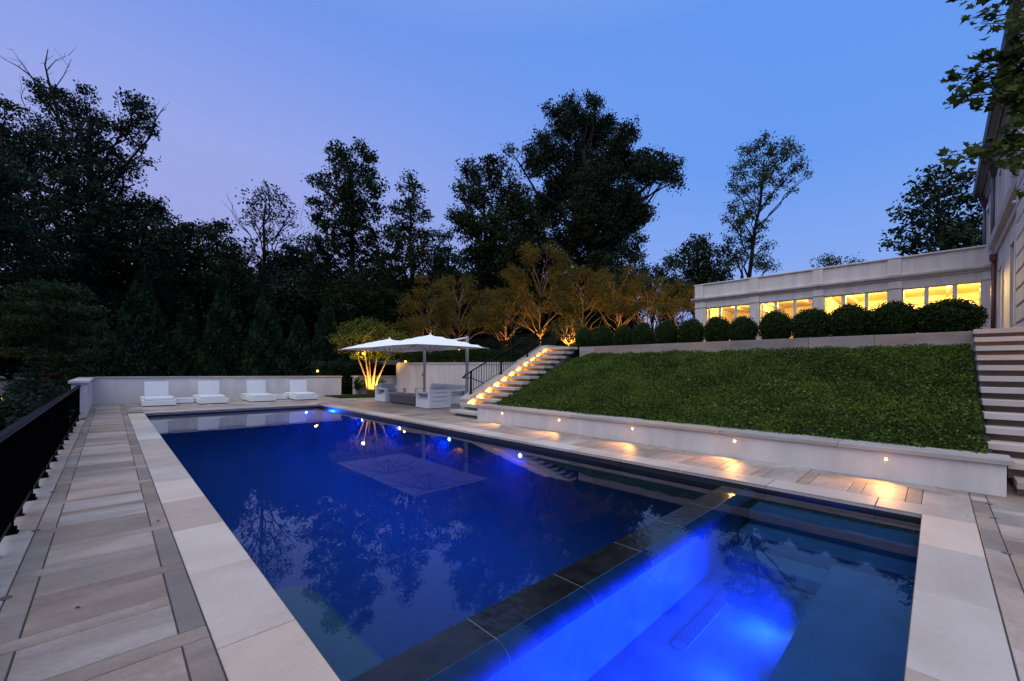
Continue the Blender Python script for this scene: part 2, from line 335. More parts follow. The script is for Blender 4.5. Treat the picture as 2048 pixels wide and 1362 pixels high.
# ================================================================== DECK
def deck():
    rg=random.Random(3)
    mb=MB(); G=.0035
    def slab(x0,x1,y0,y1,mi=0,tone=None,z0=-.04,jit=.0012):
        if x1-x0<.02 or y1-y0<.02: return
        t=rg.random() if tone is None else tone
        zt=rg.uniform(-jit,0)
        x0+=G;x1-=G;y0+=G;y1-=G; c=.003
        v=[(x0,y0,z0),(x1,y0,z0),(x1,y1,z0),(x0,y1,z0),(x0,y0,zt-c),(x1,y0,zt-c),(x1,y1,zt-c),(x0,y1,zt-c),(x0+c,y0+c,zt),(x1-c,y0+c,zt),(x1-c,y1-c,zt),(x0+c,y1-c,zt)]
        mb.add(v,[(0,1,5,4),(1,2,6,5),(2,3,7,6),(3,0,4,7),(4,5,9,8),(5,6,10,9),(6,7,11,10),(7,4,8,11),(8,9,10,11)],mi,t)
    def T(): return rg.uniform(.05,.95)
    P0=2.45; PER=.4725
    # left walk
    y=-3.5
    while y<19.6: slab(-.62,-.41,y,min(y+.945,19.8),0,rg.uniform(.55,1)); y+=.945
    n0=int((-3-P0)/PER)-1
    for k in range(n0,37):
        y0=P0+k*PER; ys=y0+.12; y1=y0+PER
        if y1<-3 or y0>19.7: continue
        y1=min(y1,19.8); 
        right=(k%2==0); t=rg.uniform(0,.75)
        slab(-.41 if not right else -.30,.36 if right else .25,y0,ys,0,t)
        slab(-.30,.25,ys,y1,0,rg.uniform(.2,.95))
        # border stones span between the strips that cross them
        if right: slab(.25,.36,ys,min(y0+2*PER,19.8),0,rg.uniform(0,.55))
        else: slab(-.41,-.30,ys,min(y0+2*PER,19.8),0,rg.uniform(.1,.7))
    # pool coping, left / right / back / near
    y=2.31-.945*3
    slab(.36,XL,-.25,.42,1)
    y=.42
    while y<15.5: slab(.36,XL,y,min(y+.945,15.9) if y+1.3<15.9 else 15.9,1); y+=.945
    slab(XR,5.80,-.25,.42,1)
    y=.42
    while y<15.5: slab(XR,5.80,y,min(y+.945,15.9) if y+1.3<15.9 else 15.9,1); y+=.945
    xs=[XL,1.6,2.54,3.51,4.47,XR]
    for a,b in zip(xs,xs[1:]): slab(a,b,-.25,YN,1); slab(a,b,YB,15.9,1)
    # near deck
    xs=[.36,1.25,2.2,3.1,3.95,4.7,5.3,5.86,6.42,7.0,7.6,8.3,9.]
    for a,b in zip(xs,xs[1:]): slab(a,b,-.37,-.25,0)
    for j in range(8):
        y1=-.37-j*.67; y0=y1-.55
        x=.36+(.3 if j%2 else 0); 
        if j%2: slab(.36,.66,y0,y1,0)
        while x<9: 
            slab(x,x+.12,y0,y1,0,rg.uniform(.3,1)); slab(x+.12,x+.47,y0,y1,0); x+=.4725
        x=.36
        while x<9: slab(x,x+.83,y0-.12,y0,0); x+=.83
    # right walk
    k=-2
    while .10+k*PER<15.9:
        y0=.10+k*PER
        if y0>-.25: 
            slab(5.80,6.43,y0,y0+.12,0,rg.uniform(.3,.9)) if k%2 else slab(5.80,6.60,y0,y0+.12,0,rg.uniform(.3,.9))
        slab(5.80,6.43,max(y0+.12,-.25),y0+PER,0,rg.uniform(.35,1))
        if y0<8.5:
            if k%2==0: slab(6.43,6.60,max(y0+.12,-.25),y0+2*PER,0,rg.uniform(.3,.95))
        k+=1
    y=-.25
    while y<8.3: slab(6.60,6.86,y,y+1.42,0,rg.uniform(.45,1)); y+=1.42
    slab(6.60,6.86,-.37,-.25,0)
    # patio right of the pool's far end
    j=0; x=6.43
    while x<13:
        y=8.27+ (.3 if j%2 else 0)
        if j%2: slab(x,x+.56,8.27,8.57,0,rg.uniform(.35,.9))
        while y<20.2:
            slab(x,x+.56,y,y+.12,0,rg.uniform(.2,.8)); slab(x,x+.56,y+.12,y+.70,0,rg.uniform(.35,1)); y+=.70
        x+=.56; y=8.27
        while y<20.2: slab(x,x+.12,y,y+.9,0,rg.uniform(.2,.8)); y+=.9
        x+=.12; j+=1
    # rear walk under the loungers
    y=15.9
    j=0
    while y<19.8:
        x=.36+(.35 if j%2 else 0)
        y1=min(y+.56,19.8)
        if j%2: slab(.36,.71,y,y1,0)
        while x<6.43:
            slab(x,x+.12,y,y1,0,rg.uniform(.2,1)); slab(x+.12,min(x+.70,6.43),y,y1,0,rg.uniform(.3,1)); x+=.70
        y=y1
        if y<19.7:
            x=.36
            while x<6.4: slab(x,min(x+.9,6.43),y,y+.12,0,rg.uniform(.2,.9)); x+=.9
        y+=.12; j+=1
    # grout bed in four sheets round the pool
    for (a,b,c,d) in [(-.625,-3.9,XL+.0,20.1),(XR,-3.9,13.2,20.3),(XL,-3.9,XR,YN),(XL,YB,XR,20.1)]:
        mb.add([(a,b,-.006),(c,b,-.006),(c,d,-.006),(a,d,-.006)],[(0,1,2,3)],2)
    mb.box(-.63,-3.9,-.6,-.622,19.9,-.004,2)
    o=mb.build('pool_deck',[M['paver'],M['coping'],M['grout']]); tag(o,kind='structure')
deck()
# small round deck drains on the joints
dr=[]
for i,((x,y),lab) in enumerate([((-.41,3.62),'small round metal cap on the outer joint of the railing walk, nearest the camera'),
    ((-.41,4.95),'small round metal cap on the outer joint of the railing walk, second from the camera'),
    ((-.41,6.35),'small round metal cap on the outer joint of the railing walk, third from the camera'),
    ((4.68,-.36),'small round metal cap on the near deck joint, farthest from the steps'),
    ((5.75,-.365),'small round metal cap on the near deck joint, second from the steps'),
    ((6.33,-.37),'small round metal cap on the near deck joint, closest to the low wall'),
    ((5.60,1.72),'small round metal cap set into the coping beside the spa')]):
    mb=MB(); mb.lathe((x,y,0),[(.026,.0006),(.026,.003),(.018,.004),(.017,.0025),(.004,.0025)],18)
    o=mb.build('deck_cap',M['brass'] if i<0 else M['downpipe']); tag(o,lab,'deck cap','metal caps in the deck joints')
# ================================================================== POOL
def pool():
    w=.02; FL=-2.1; SF=-.62
    mb=MB()
    x0,x1,y0,y1=XL-w,XR+w,YN-w,YB+w; ym=1.5; yp=1.78
    # pool walls below the tile band
    zt=-.18
    def quad(a,b,c,d,mi): mb.add([a,b,c,d],[(0,1,2,3)],mi)
    # pool floor slopes
    cv=[(0,-1.0)]+[(1.0-1.0*math.cos(t),-1.0-1.0*math.sin(t)) for t in [i*math.pi/20 for i in range(1,11)]]
    for (pa,qa) in zip(cv,cv[1:]):
        (a,za),(b,zb_)=pa,qa
        for xs,sg in ((x0,1),(x1,-1)):
            quad((xs+sg*a,yp,za),(xs+sg*b,yp,zb_),(xs+sg*b,y1-b,zb_),(xs+sg*a,y1-a,za),0)
        quad((x0+a,y1-a,za),(x0+b,y1-b,zb_),(x1-b,y1-b,zb_),(x1-a,y1-a,za),0)
    FL=-2.0
    quad((x0+1,yp,FL),(x1-1,yp,FL),(x1-1,y1-1,FL),(x0+1,y1-1,FL),0)
    quad((x0,yp,-1.0),(x0,y1,-1.0),(x0,y1,zt),(x0,yp,zt),0)
    quad((x1,yp,-1.0),(x1,yp,zt),(x1,y1,zt),(x1,y1,-1.0),0)
    quad((x0,y1,-1.0),(x1,y1,-1.0),(x1,y1,zt),(x0,y1,zt),0)
    quad((x0,yp,-2.1),(x0,yp,-.14),(x1,yp,-.14),(x1,yp,-2.1),0)
    # tile band up to the coping
    for (a,b) in [((x0,y0),(x0,y1)),((x0,y1),(x1,y1)),((x1,y1),(x1,y0)),((x1,y0),(x0,y0))]:
        quad((*a,zt),(*b,zt),(*b,-.039),(*a,-.039),1)
    # spa
    quad((x0,y0,SF),(x1,y0,SF),(x1,ym,SF),(x0,ym,SF),2)
    quad((x0,ym,SF),(x1,ym,SF),(x1,ym,-.13),(x0,ym,-.13),2)
    for a,b in [((x0,y0),(x0,ym)),((x1,y0),(x1,ym)),((x0,y0),(x1,y0))]: quad((*a,SF),(*b,SF),(*b,zt),(*a,zt),2)
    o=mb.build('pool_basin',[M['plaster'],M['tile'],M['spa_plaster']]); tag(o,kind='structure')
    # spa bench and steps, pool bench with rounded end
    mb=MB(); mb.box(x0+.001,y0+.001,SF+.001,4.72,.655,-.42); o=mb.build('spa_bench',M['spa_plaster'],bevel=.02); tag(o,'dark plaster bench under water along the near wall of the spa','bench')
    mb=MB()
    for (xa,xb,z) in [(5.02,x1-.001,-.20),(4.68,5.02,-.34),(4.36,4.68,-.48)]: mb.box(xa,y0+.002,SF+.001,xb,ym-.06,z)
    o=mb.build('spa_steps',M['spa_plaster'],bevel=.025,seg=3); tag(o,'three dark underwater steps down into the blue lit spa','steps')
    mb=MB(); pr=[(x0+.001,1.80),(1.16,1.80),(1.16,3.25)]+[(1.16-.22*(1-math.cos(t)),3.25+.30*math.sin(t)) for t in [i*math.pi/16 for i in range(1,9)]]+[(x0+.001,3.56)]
    mb.extr(pr,'z',-1.2,-.42); o=mb.build('pool_bench',M['bench_skylit_plaster'],bevel=.015); tag(o,'underwater pool bench with rounded end in the corner beside the dark weir','bench')
    mb=MB(); mb.tube([(p_[0],p_[1],-.425) for p_ in pr[1:-1]],.008,6); mb.build('trim',M['trim_tile'],o)
    # weir: wet slate sill with bullnose edges, in lengths
    xs=[XL-.015,1.42,2.15,2.9,3.62,4.35,XR+.015]
    zc=-.07; r=.05
    e=empty('spa_weir',(3,1.65,-.2),'long black wet slate weir between the pool and the blue spa','weir')
    for a,b in zip(xs,xs[1:]):
        ya,yb=1.455,1.80
        pr=[(ya+.03,-.145),(yb,-.145)]+[(yb,-.075),(yb-.006,-.07)]
        pr+=[(ya+.11-.0*i,zc) for i in [0]]+[(ya+.11-.11*math.sin(t),zc-.075*(1-math.cos(t))) for t in [i*math.pi/16 for i in range(1,9)]]
        mb=MB(); mb.extr([(1.566,-.145),(yb,-.145),(yb,-.075),(yb-.006,-.07),(1.566,zc)],'x',a+.0015,b-.0015); sl=mb.build('slab',M['weir'],e,smooth=False)
        mb=MB(); mb.extr([(1.565,zc)]+[(ya+.11-.11*math.sin(t),zc-.075*(1-math.cos(t))) for t in [i*math.pi/16 for i in range(1,9)]]+[(ya+.03,-.145),(1.565,-.145)],'x',a+.0015,b-.0015); mb.build('nosing',M['nosing'],sl)
    prj=[(yb+.0005,-.145),(yb+.0005,-.0745),(yb-.006,-.0695),(1.566,zc+.0005)]+[(ya+.11-.11*math.sin(t)-.0005,zc+.0005-.075*(1-math.cos(t))) for t in [i*math.pi/16 for i in range(1,9)]]+[(ya+.03,-.145)]
    for b in xs[1:-1]:
        mb=MB(); mb.extr(prj,'x',b-.0014,b+.0014); mb.build('joint',M['joint'],e)
    # water sheets
    mb=MB(); n=1
    mb.box(x0-.05,yp-.02,-2.3,x1+.05,y1+.05,-.112); o=mb.build('pool_water',M['water']); tag(o,kind='structure')
    mb=MB(); mb.box(x0-.01,y0-.01,-.66,x1+.01,1.5655,-.0705); o=mb.build('spa_water',M['spa_water']); tag(o,kind='structure')
    # floor grate of the spa
    e=empty('drain_grate',(3.3,1.26,SF),'long pale slotted drain cover on the floor of the spa','drain')
    L,Wd=.46,.052; cx,cy=3.28,1.245
    def rr(l,w,n=8):
        pts=[]
        for sx in (1,-1):
            for i in range(n+1):
                t=-math.pi/2+math.pi*i/n
                pts.append((cx+sx*((l-w)+w*math.cos(t)),cy+sx*w*math.sin(t)))
        return pts
    mb=MB(); mb.extr(rr(L,Wd),'z',SF+.002,SF+.009); mb.build('cover',M['spa_plaster'],e,bevel=.002)
    mb=MB()
    for r_ in range(5):
        yy=cy+(r_-2)*.018
        for k in range(11):
            xx=cx-.36+k*.069+(.034 if r_%2 else 0)
            if abs(xx-cx)<.40: mb.box(xx-.024,yy-.0042,SF+.0095,xx+.024,yy+.0042,SF+.011)
    mb.build('slots',M['slot'],e)
    e=empty('cover_track',(3,YB,-.06),'pale metal pool cover track under the far coping','cover track')
    mb=MB(); mb.box(XL-.01,YB-.012,-.075,XR+.01,YB+.018,-.062); mb.build('track',M['alu'],e)
    # skimmer opening
    e=empty('pool_skimmer',(XR,3.41,-.1),'rectangular skimmer opening in the pool wall under the coping','skimmer')
    mb=MB(); mb.box(XR+.012,3.26,-.16,XR+.022,3.57,-.042); mb.build('mouth',M['slot'],e)
    # two round inlets beside the weir
    for i,(x,lab) in enumerate([(2.0,'round inlet cover under water beside the middle of the black weir'),(1.42,'round inlet cover under water beside the weir, closer to the corner bench')]):
        e=empty('water_inlet',(x,1.87,-.2),lab,'water inlet','round inlets beside the weir')
        mb=MB(); mb.lathe((x,1.865,-.175),[(.058,0),(.058,.02),(.046,.022)],24); mb.build('ring',M['slot'],e)
        mb=MB(); mb.lathe((x,1.865,-.165),[(.044,0),(.044,.014),(.01,.018)],24); mb.build('cover',M['grate'],e)
    # underwater lamps
    W=[(11.96,-.24,'farthest blue lamp in the long pool wall, before the umbrellas'),(9.73,-.24,'second farthest blue lamp in the long pool wall'),(7.54,-.25,'blue lamp in the long pool wall facing the foot of the steps'),(5.33,-.27,'blue lamp in the long pool wall nearest the spa')]
    for y,z,lab in W:
        e=empty('pool_lamp',(XR,y,z),lab,'pool lamp','underwater pool lamps')
        mb=MB(); mb.disc((XR+w-.001,y,z),(-1,0,0),.075,.012,24); mb.build('rim',M['grate'],e)
        mb=MB(); mb.disc((XR+w-.014,y,z),(-1,0,0),.034,.006,24); mb.build('lens',M['lens_blue'],e)
        lamp('SPOT',(XR-.06,y,z-.02),POOLW,POOLBLUE,e,(XR-3,y,z-.9),.04,165,.5)
    e=empty('pool_lamp',(5.0,YB,-.31),'single blue lamp in the far end wall of the pool','pool lamp','underwater pool lamps')
    mb=MB(); mb.disc((5.0,YB+w-.001,-.27),(0,-1,0),.075,.012,24); mb.build('rim',M['grate'],e)
    mb=MB(); mb.disc((5.0,YB+w-.014,-.27),(0,-1,0),.034,.006,24); mb.build('lens',M['lens_blue'],e)
    lamp('SPOT',(5.0,YB-.06,-.29),POOLW,POOLBLUE,e,(3.5,YB-3,-1.2),.04,165,.5)
    e=empty('spa_lamp',(3.6,.66,-.5),'blue lamp in the spa bench closest to the underwater steps','pool lamp')
    mb=MB(); mb.disc((3.55,.654,-.52),(0,1,0),.05,.012,24); mb.build('lens',M['lens_blue'],e)
    lamp('SPOT',(3.55,.72,-.47),SPAW,BLUE,e,(3.2,1.5,-.36),.10,156,1.0)
    e['group']='blue lamps in the spa bench'
    e=empty('spa_lamp',(2.7,.66,-.5),'added blue fill lamp in the middle of the spa bench','pool lamp','blue lamps in the spa bench')  # fill lamp added between the other two to even out the blue
    mb=MB(); mb.disc((2.7,.654,-.52),(0,1,0),.05,.012,24); mb.build('lens',M['lens_blue'],e)
    lamp('SPOT',(2.7,.72,-.47),SPAW*.6,BLUE,e,(2.6,1.5,-.36),.10,156,1.0)
    e=empty('spa_lamp',(1.9,.66,-.5),'blue lamp in the spa bench closest to the walk with the railing','pool lamp','blue lamps in the spa bench')
    mb=MB(); mb.disc((1.9,.654,-.52),(0,1,0),.05,.012,24); mb.build('lens',M['lens_blue'],e)
    lamp('SPOT',(1.9,.72,-.47),SPAW*.8,BLUE,e,(1.7,1.5,-.36),.10,156,1.0)
POOLW=135; SPAW=400
pool()
# ================================================================== WALLS
def walls():
    # rear wall with a return along the railing side
    e=empty('pool_wall',(3.7,19.95,0),'white stucco wall behind the four loungers with a square stone cap','wall')
    mb=MB(); mb.box(-.41,19.8,-.3,7.92,20.12,.885); mb.box(-.69,15.15,-.3,-.41,20.12,.855); mb.build('wall',M['stucco'],e)
    mb=MB()
    xs=[-.355,1.3,2.9,4.5,6.1,7.96]
    for a,b in zip(xs,xs[1:]): mb.box(a+.002,19.76,.885,b-.002,20.16,.94,0,random.random())
    mb.build('cap',M['cap'],e,bevel=.006)
    mb=MB(); mb.box(-.745,15.09,.855,-.36,20.16,.93,0,.7); mb.build('cap',M['cap'],e,bevel=.012)
    e=empty('side_wall',(9.6,20,0),'low stucco wall behind the lit many stemmed tree','wall')
    mb=MB(); mb.box(8.62,19.85,-.3,10.95,20.15,.885); mb.build('wall',M['stucco_weathered'],e)
    mb=MB(); mb.box(8.55,19.8,.885,11,20.2,.94,0,.6); mb.build('cap',M['cap'],e,bevel=.006)
    # tall wall behind the seats
    e=empty('patio_wall',(11,17,0),'tall grey stucco retaining wall behind the outdoor sofa','wall')
    A=Vector((10.6,19.3,0)); B=Vector((12.55,9.72,0)); n=Vector((-(B-A).y,(B-A).x,0)).normalized()
    if n.x<0: n=-n
    def strip(o0,o1,z0,z1,mb,k=12):
        pts=[]
        for i in range(k+1):
            p=A.lerp(B,i/k)+n*(-.10*math.sin(math.pi*i/k)); pts.append(p)
        for i in range(k):
            p,q=pts[i],pts[i+1]
            b=[p+n*o0,q+n*o0,q+n*o1,p+n*o1]
            mb.hexa([(v.x,v.y,z0) for v in b],[(v.x,v.y,z1) for v in b],0,random.random())
    mb=MB(); strip(0,.32,-.3,1.545,mb); mb.box(A.x+.02,A.y-.05,-.3,A.x+1.2,A.y+.2,1.545); mb.build('wall',M['stucco_weathered'],e)
    mb=MB(); strip(-.04,.36,1.545,1.62,mb,6); mb.build('cap',M['cap'],e)
    # low wall along the walk
    e=empty('low_wall',(7,4,0),'low white stucco wall with lights along the walk','wall')
    mb=MB(); mb.box(XW,-.52,-.2,XW+.34,8.28,.34); mb.build('wall',M['stucco'],e)
    mb=MB(); ys=[-.57,.9,2.35,3.8,5.25,6.75,8.30]
    for a,b in zip(ys,ys[1:]): mb.box(XW-.045,a+.002,.34,XW+.42,b-.002,.396,0,random.random())
    mb.build('cap',M['cap'],e,bevel=.006)
    for i,y in enumerate([7.33,5.56,3.85,2.14,.43]):
        e2=empty('wall_lamp',(XW,y,.25),'%s round warm light in the low wall counting from the lit steps'%ORD[i],'wall lamp','round lights in the low wall')
        mb=MB(); mb.disc((XW-.001,y,.25),(-1,0,0),.024,.006,20); mb.build('rim',M['brass'],e2)
        mb=MB(); mb.disc((XW-.008,y,.25),(-1,0,0),.016,.006,16); mb.build('lens',M['lens_warm'],e2)
        lamp('SPOT',(XW-.06,y,.25),WALLW,(1,.43,.105),e2,(XW-.56,y+.12,.0),.012,112,.85)
    # upper retaining wall of big blocks
    e=empty('upper_wall',(11.2,4,1.5),'long grey stone block wall under the clipped boxwoods','wall')
    mb=MB(); y=-.46; i=0
    while y<8.2:
        l=[1.35,1.1,1.6][i%3]; y1=min(y+l,8.22); mb.box(XU+random.uniform(-.004,.004),y+.002,1.3,XU+.32,y1-.002,ZT,0,random.random()*.6); y=y1; i+=1
    mb.build('block',M['block'],e,bevel=.006)
WALLW=33
walls()
# ================================================================== STAIRS
def stair(name,lab,y0,y1,ext,capmat='tread'):
    e=empty(name,(tx(1),(y0+y1)/2,0),lab,'stairs')
    for k in range(1,14):
        z=k*RISE; x=tx(k); a,b=y0,y1
        if k in ext: a,b=ext[k]
        mb=MB(); mb.box(x,a,z-.078,x+RUN+.10,b,z,0,random.random()); mb.build('tread',M['tread'],e,bevel=.006)
    mb=MB()
    for k in range(1,14):
        z=k*RISE; x=tx(k); a,b=y0,y1
        if k in ext: a,b=ext[k]
        mb.box(x+.19,a+.18,max(-.1,(k-1)*RISE-.05),x+RUN+.15,b-.02,z-.079)
    mb.build('riser',M['riser'],e)
    return e
stair('garden_stairs','floating stone steps lit amber beside the black railing',8.30,9.38,{1:(8.34,9.66),2:(8.30,9.60)})
stair('house_stairs','stone slab steps beside the house going up from the spa end',-2.1,-.43,{1:(-2.1,-.60),2:(-2.1,-.56)})
def cheek():
    # sloped cheek wall of the garden stairs
    e=empty('stair_wall',(9,9.55,0),'white sloping wall beside the lit garden steps','wall')
    pr=[(7.40,-.2),(7.40,.42),(10.88,2.09),(12.6,2.09),(12.6,-.2)]
    mb=MB(); mb.extr(pr,'y',9.40,9.72); mb.build('wall',M['stucco'],e)
    pr=[(7.36,.40),(7.36,.465),(10.86,2.165),(11.45,2.165),(11.45,2.095),(10.89,2.095),(7.42,.40)]
    mb=MB(); mb.extr(pr[:3]+[pr[5],pr[6]],'y',9.36,9.76,0,.6); mb.box(10.885,9.36,2.095,12.6,9.76,2.165,0,.5); mb.build('cap',M['cap'],e,bevel=.005)
    # step lamps on the cheek
    for k in range(2,13):
        x=tx(k)+.15+.015*(k-2); z=k*RISE+.028
        e2=empty('step_lamp',(x,9.40,z),'amber step light at the end of the %s tread from the bottom'%ORD[k-1],'step lamp','amber step lights')
        mb=MB(); mb.disc((x,9.401,z),(0,-1,0),.022,.006,16); mb.build('rim',M['brass'],e2)
        mb=MB(); mb.disc((x,9.394,z),(0,-1,0),.017,.006,12); mb.build('lens',M['lens_step'],e2)
        lamp('POINT',(tx(k)+.29,9.35,k*RISE+.04),STEPW,AMBER,e2,size=.012)
    # right stair: a warm lamp hidden in the far side wall of the flight, out of the frame, lights the risers
STEPW=4.6
cheek()
# ================================================================== RAILINGS
def railings():
    e=empty('pool_railing',(-.54,6,0),'long black metal railing along the open side of the walk','railing')
    X=-.545; y0,y1=-2.2,15.14
    mb=MB(); mb.box(X-.03,y0,.785,X+.03,y1,.815); mb.build('handrail',M['black_metal'],e,bevel=.006)
    mb=MB(); mb.box(X-.012,y0,.075,X+.012,y1,.105); mb.build('rail',M['black_metal'],e)
    mb=MB(); y=y0+.03; 
    n=int((y1-y0)/.075)
    for i in range(n): 
        y=y0+.05+i*.075; mb.box(X-.010,y-.010,.105,X+.010,y+.010,.785)
    mb.build('balusters',M['iron'],e); 
    y=-1.8
    while y<15.1:
        mb=MB(); mb.box(X-.02,y-.02,.0,X+.02,y+.02,.785); mb.box(X-.045,y-.045,0,X+.045,y+.045,.012); mb.box(X-.035,y-.035,.012,X+.035,y+.035,.05); mb.build('post',M['iron'],e,bevel=.003)
        mb=MB(); mb.box(X-.012,y+.53,0,X+.012,y+.56,.075); mb.box(X-.022,y+.515,0,X+.022,y+.575,.01); mb.build('foot',M['black_metal'],e)
        y+=1.13
    # garden stair railing
    e=empty('stair_railing',(9,9.55,.5),'black iron railing climbing the garden steps','railing')
    Y=9.56; sl=(2.165-.465)/(10.86-7.36)
    def zc(x): return .465+(x-7.36)*sl if x<10.86 else 2.165
    H=.66
    def zr(x): return zc(7.62)+H+(x-7.62)*.478
    mb=MB(); mb.tube([(7.30,Y,zr(7.30)-.04),(7.62,Y,zr(7.62)),(10.6,Y,zr(10.6)),(11.3,Y,zr(10.6)+.3)],.02,8)
    mb.tube([(7.30,Y,zr(7.30)-.04),(7.62,Y-.02,zr(7.62)-.20),(8.1,Y-.02,zr(7.62)-.36)],.014,8); mb.build('handrail',M['black_metal'],e)
    mb=MB(); mb.tube([(7.62,Y,zc(7.62)+.07),(10.9,Y,zc(10.85)+.07)],.011,6); mb.build('rail',M['black_metal'],e)
    for x in (7.62,8.82,10.01,11.2):
        mb=MB(); mb.box(x-.022,Y-.022,zc(x),x+.022,Y+.022,zr(x)); mb.lathe((x,Y,zc(x)-.03),[(.055,0),(.055,.045),(.04,.06),(.034,.085),(.024,.09)],12); mb.build('post',M['black_metal'],e)
    mb=MB(); x=7.72
    while x<11.1:
        mb.box(x-.006,Y-.006,zc(min(x,10.86))+.07,x+.006,Y+.006,zr(x)-.01); x+=.1
    mb.build('balusters',M['black_metal'],e)
    # dark fence on the terrace behind
    e=empty('terrace_fence',(13.2,13,1.6),'thin black fence on the upper terrace behind the umbrellas','fence')
    A,B=Vector((11.6,9.75,0)),Vector((13.3,19.0,0))
    mb=MB(); mb.tube([(A.x,A.y,2.72),(B.x,B.y,2.70)],.018,6); mb.tube([(A.x,A.y,1.85),(B.x,B.y,1.85)],.012,6); mb.build('rail',M['black_metal'],e)
    mb=MB()
    for i in range(8):
        p=A.lerp(B,i/7); mb.box(p.x-.018,p.y-.018,1.4,p.x+.018,p.y+.018,2.71)
    mb.build('posts',M['black_metal'],e)
    mb=MB()
    for i in range(84):
        p=A.lerp(B,(i+.5)/84); mb.box(p.x-.005,p.y-.005,1.85,p.x+.005,p.y+.005,2.70)
    mb.build('balusters',M['black_metal'],e)
railings()
# ================================================================== FURNITURE
def soft(mb,x0,y0,z0,x1,y1,z1,name,m,parent,r=.03,puff=.0,rot=None,org=None):
    mb=MB(); mb.box(x0,y0,z0,x1,y1,z1); o=mb.build(name,m,parent,smooth=True,bevel=r,seg=4)
    if rot is not None:
        o.data.transform(Matrix.Translation(org)@Matrix.Rotation(rot,4,'X')@Matrix.Translation(-Vector(org)))
    return o
def loungers():
    def make():
        e=empty('sun_lounger',(0,0,0))
        # origin at middle of the foot edge; +y towards the head
        w=.43; L=1.72
        mb=MB(); mb.box(-w,0,.03,w,L,.19); mb.build('platform',M['white_metal'],e,bevel=.004)
        mb=MB(); mb.box(-w+.03,.03,0,w-.03,L-.03,.03); mb.build('plinth',M['slot'],e)
        mb=MB()
        mb.box(-w,.78,.19,-w+.10,L,.262); mb.box(w-.10,.78,.19,w,L,.262); mb.box(-w+.10,L-.10,.19,w-.10,L,.262)
        mb.build('side_tray',M['white_metal'],e,bevel=.004)
        soft(None,-w+.07,.12,.192,w-.07,.98,.285,'seat_cushion',M['cushion'],e,.035)
        soft(None,-w+.10,.98,.20,w-.11,1.10,.80,'back_cushion',M['cushion'],e,.03,rot=R(-13),org=(0,1.0,.2))
        mb=MB(); mb.box(-w+.12,1.105,.20,w-.13,1.125,.74); o=mb.build('back_frame',M['white_metal'],e)
        o.data.transform(Matrix.Translation((0,1.0,.2))@Matrix.Rotation(R(-13),4,'X')@Matrix.Translation((0,-1.0,-.2)))
        return e
    p=make()
    for i,(x,y,lab) in enumerate([(1.18,17.77,'white platform sun lounger nearest the railing'),(2.66,17.80,'white platform sun lounger second from the railing'),(4.21,17.83,'white platform sun lounger third from the railing'),(5.77,17.83,'white platform sun lounger farthest from the railing, beside the lawn')]):
        o=p if i==0 else dup(p)
        o.location=(x,y,0); tag(o,lab,'sun lounger','white loungers along the wall')
    def tab():
        e=empty('lounger_table',(0,0,0))
        mb=MB(); mb.box(-.28,-.25,.02,.28,.25,.165); mb.build('box',M['white_metal'],e,bevel=.004)
        mb=MB(); mb.box(-.26,-.23,0,.26,.23,.02); mb.build('plinth',M['slot'],e)
        mb=MB(); mb.box(-.29,-.26,.166,.29,.26,.18); mb.build('table_top',M['white_metal'],e,bevel=.003)
        return e
    t=tab(); t.location=(1.925,18.95,0); tag(t,'low white box table between the two loungers nearest the railing','side table','box tables between the loungers')
    t2=dup(t); t2.location=(4.995,18.98,0); t2['label']='low white box table between the two loungers farthest from the railing'
loungers()
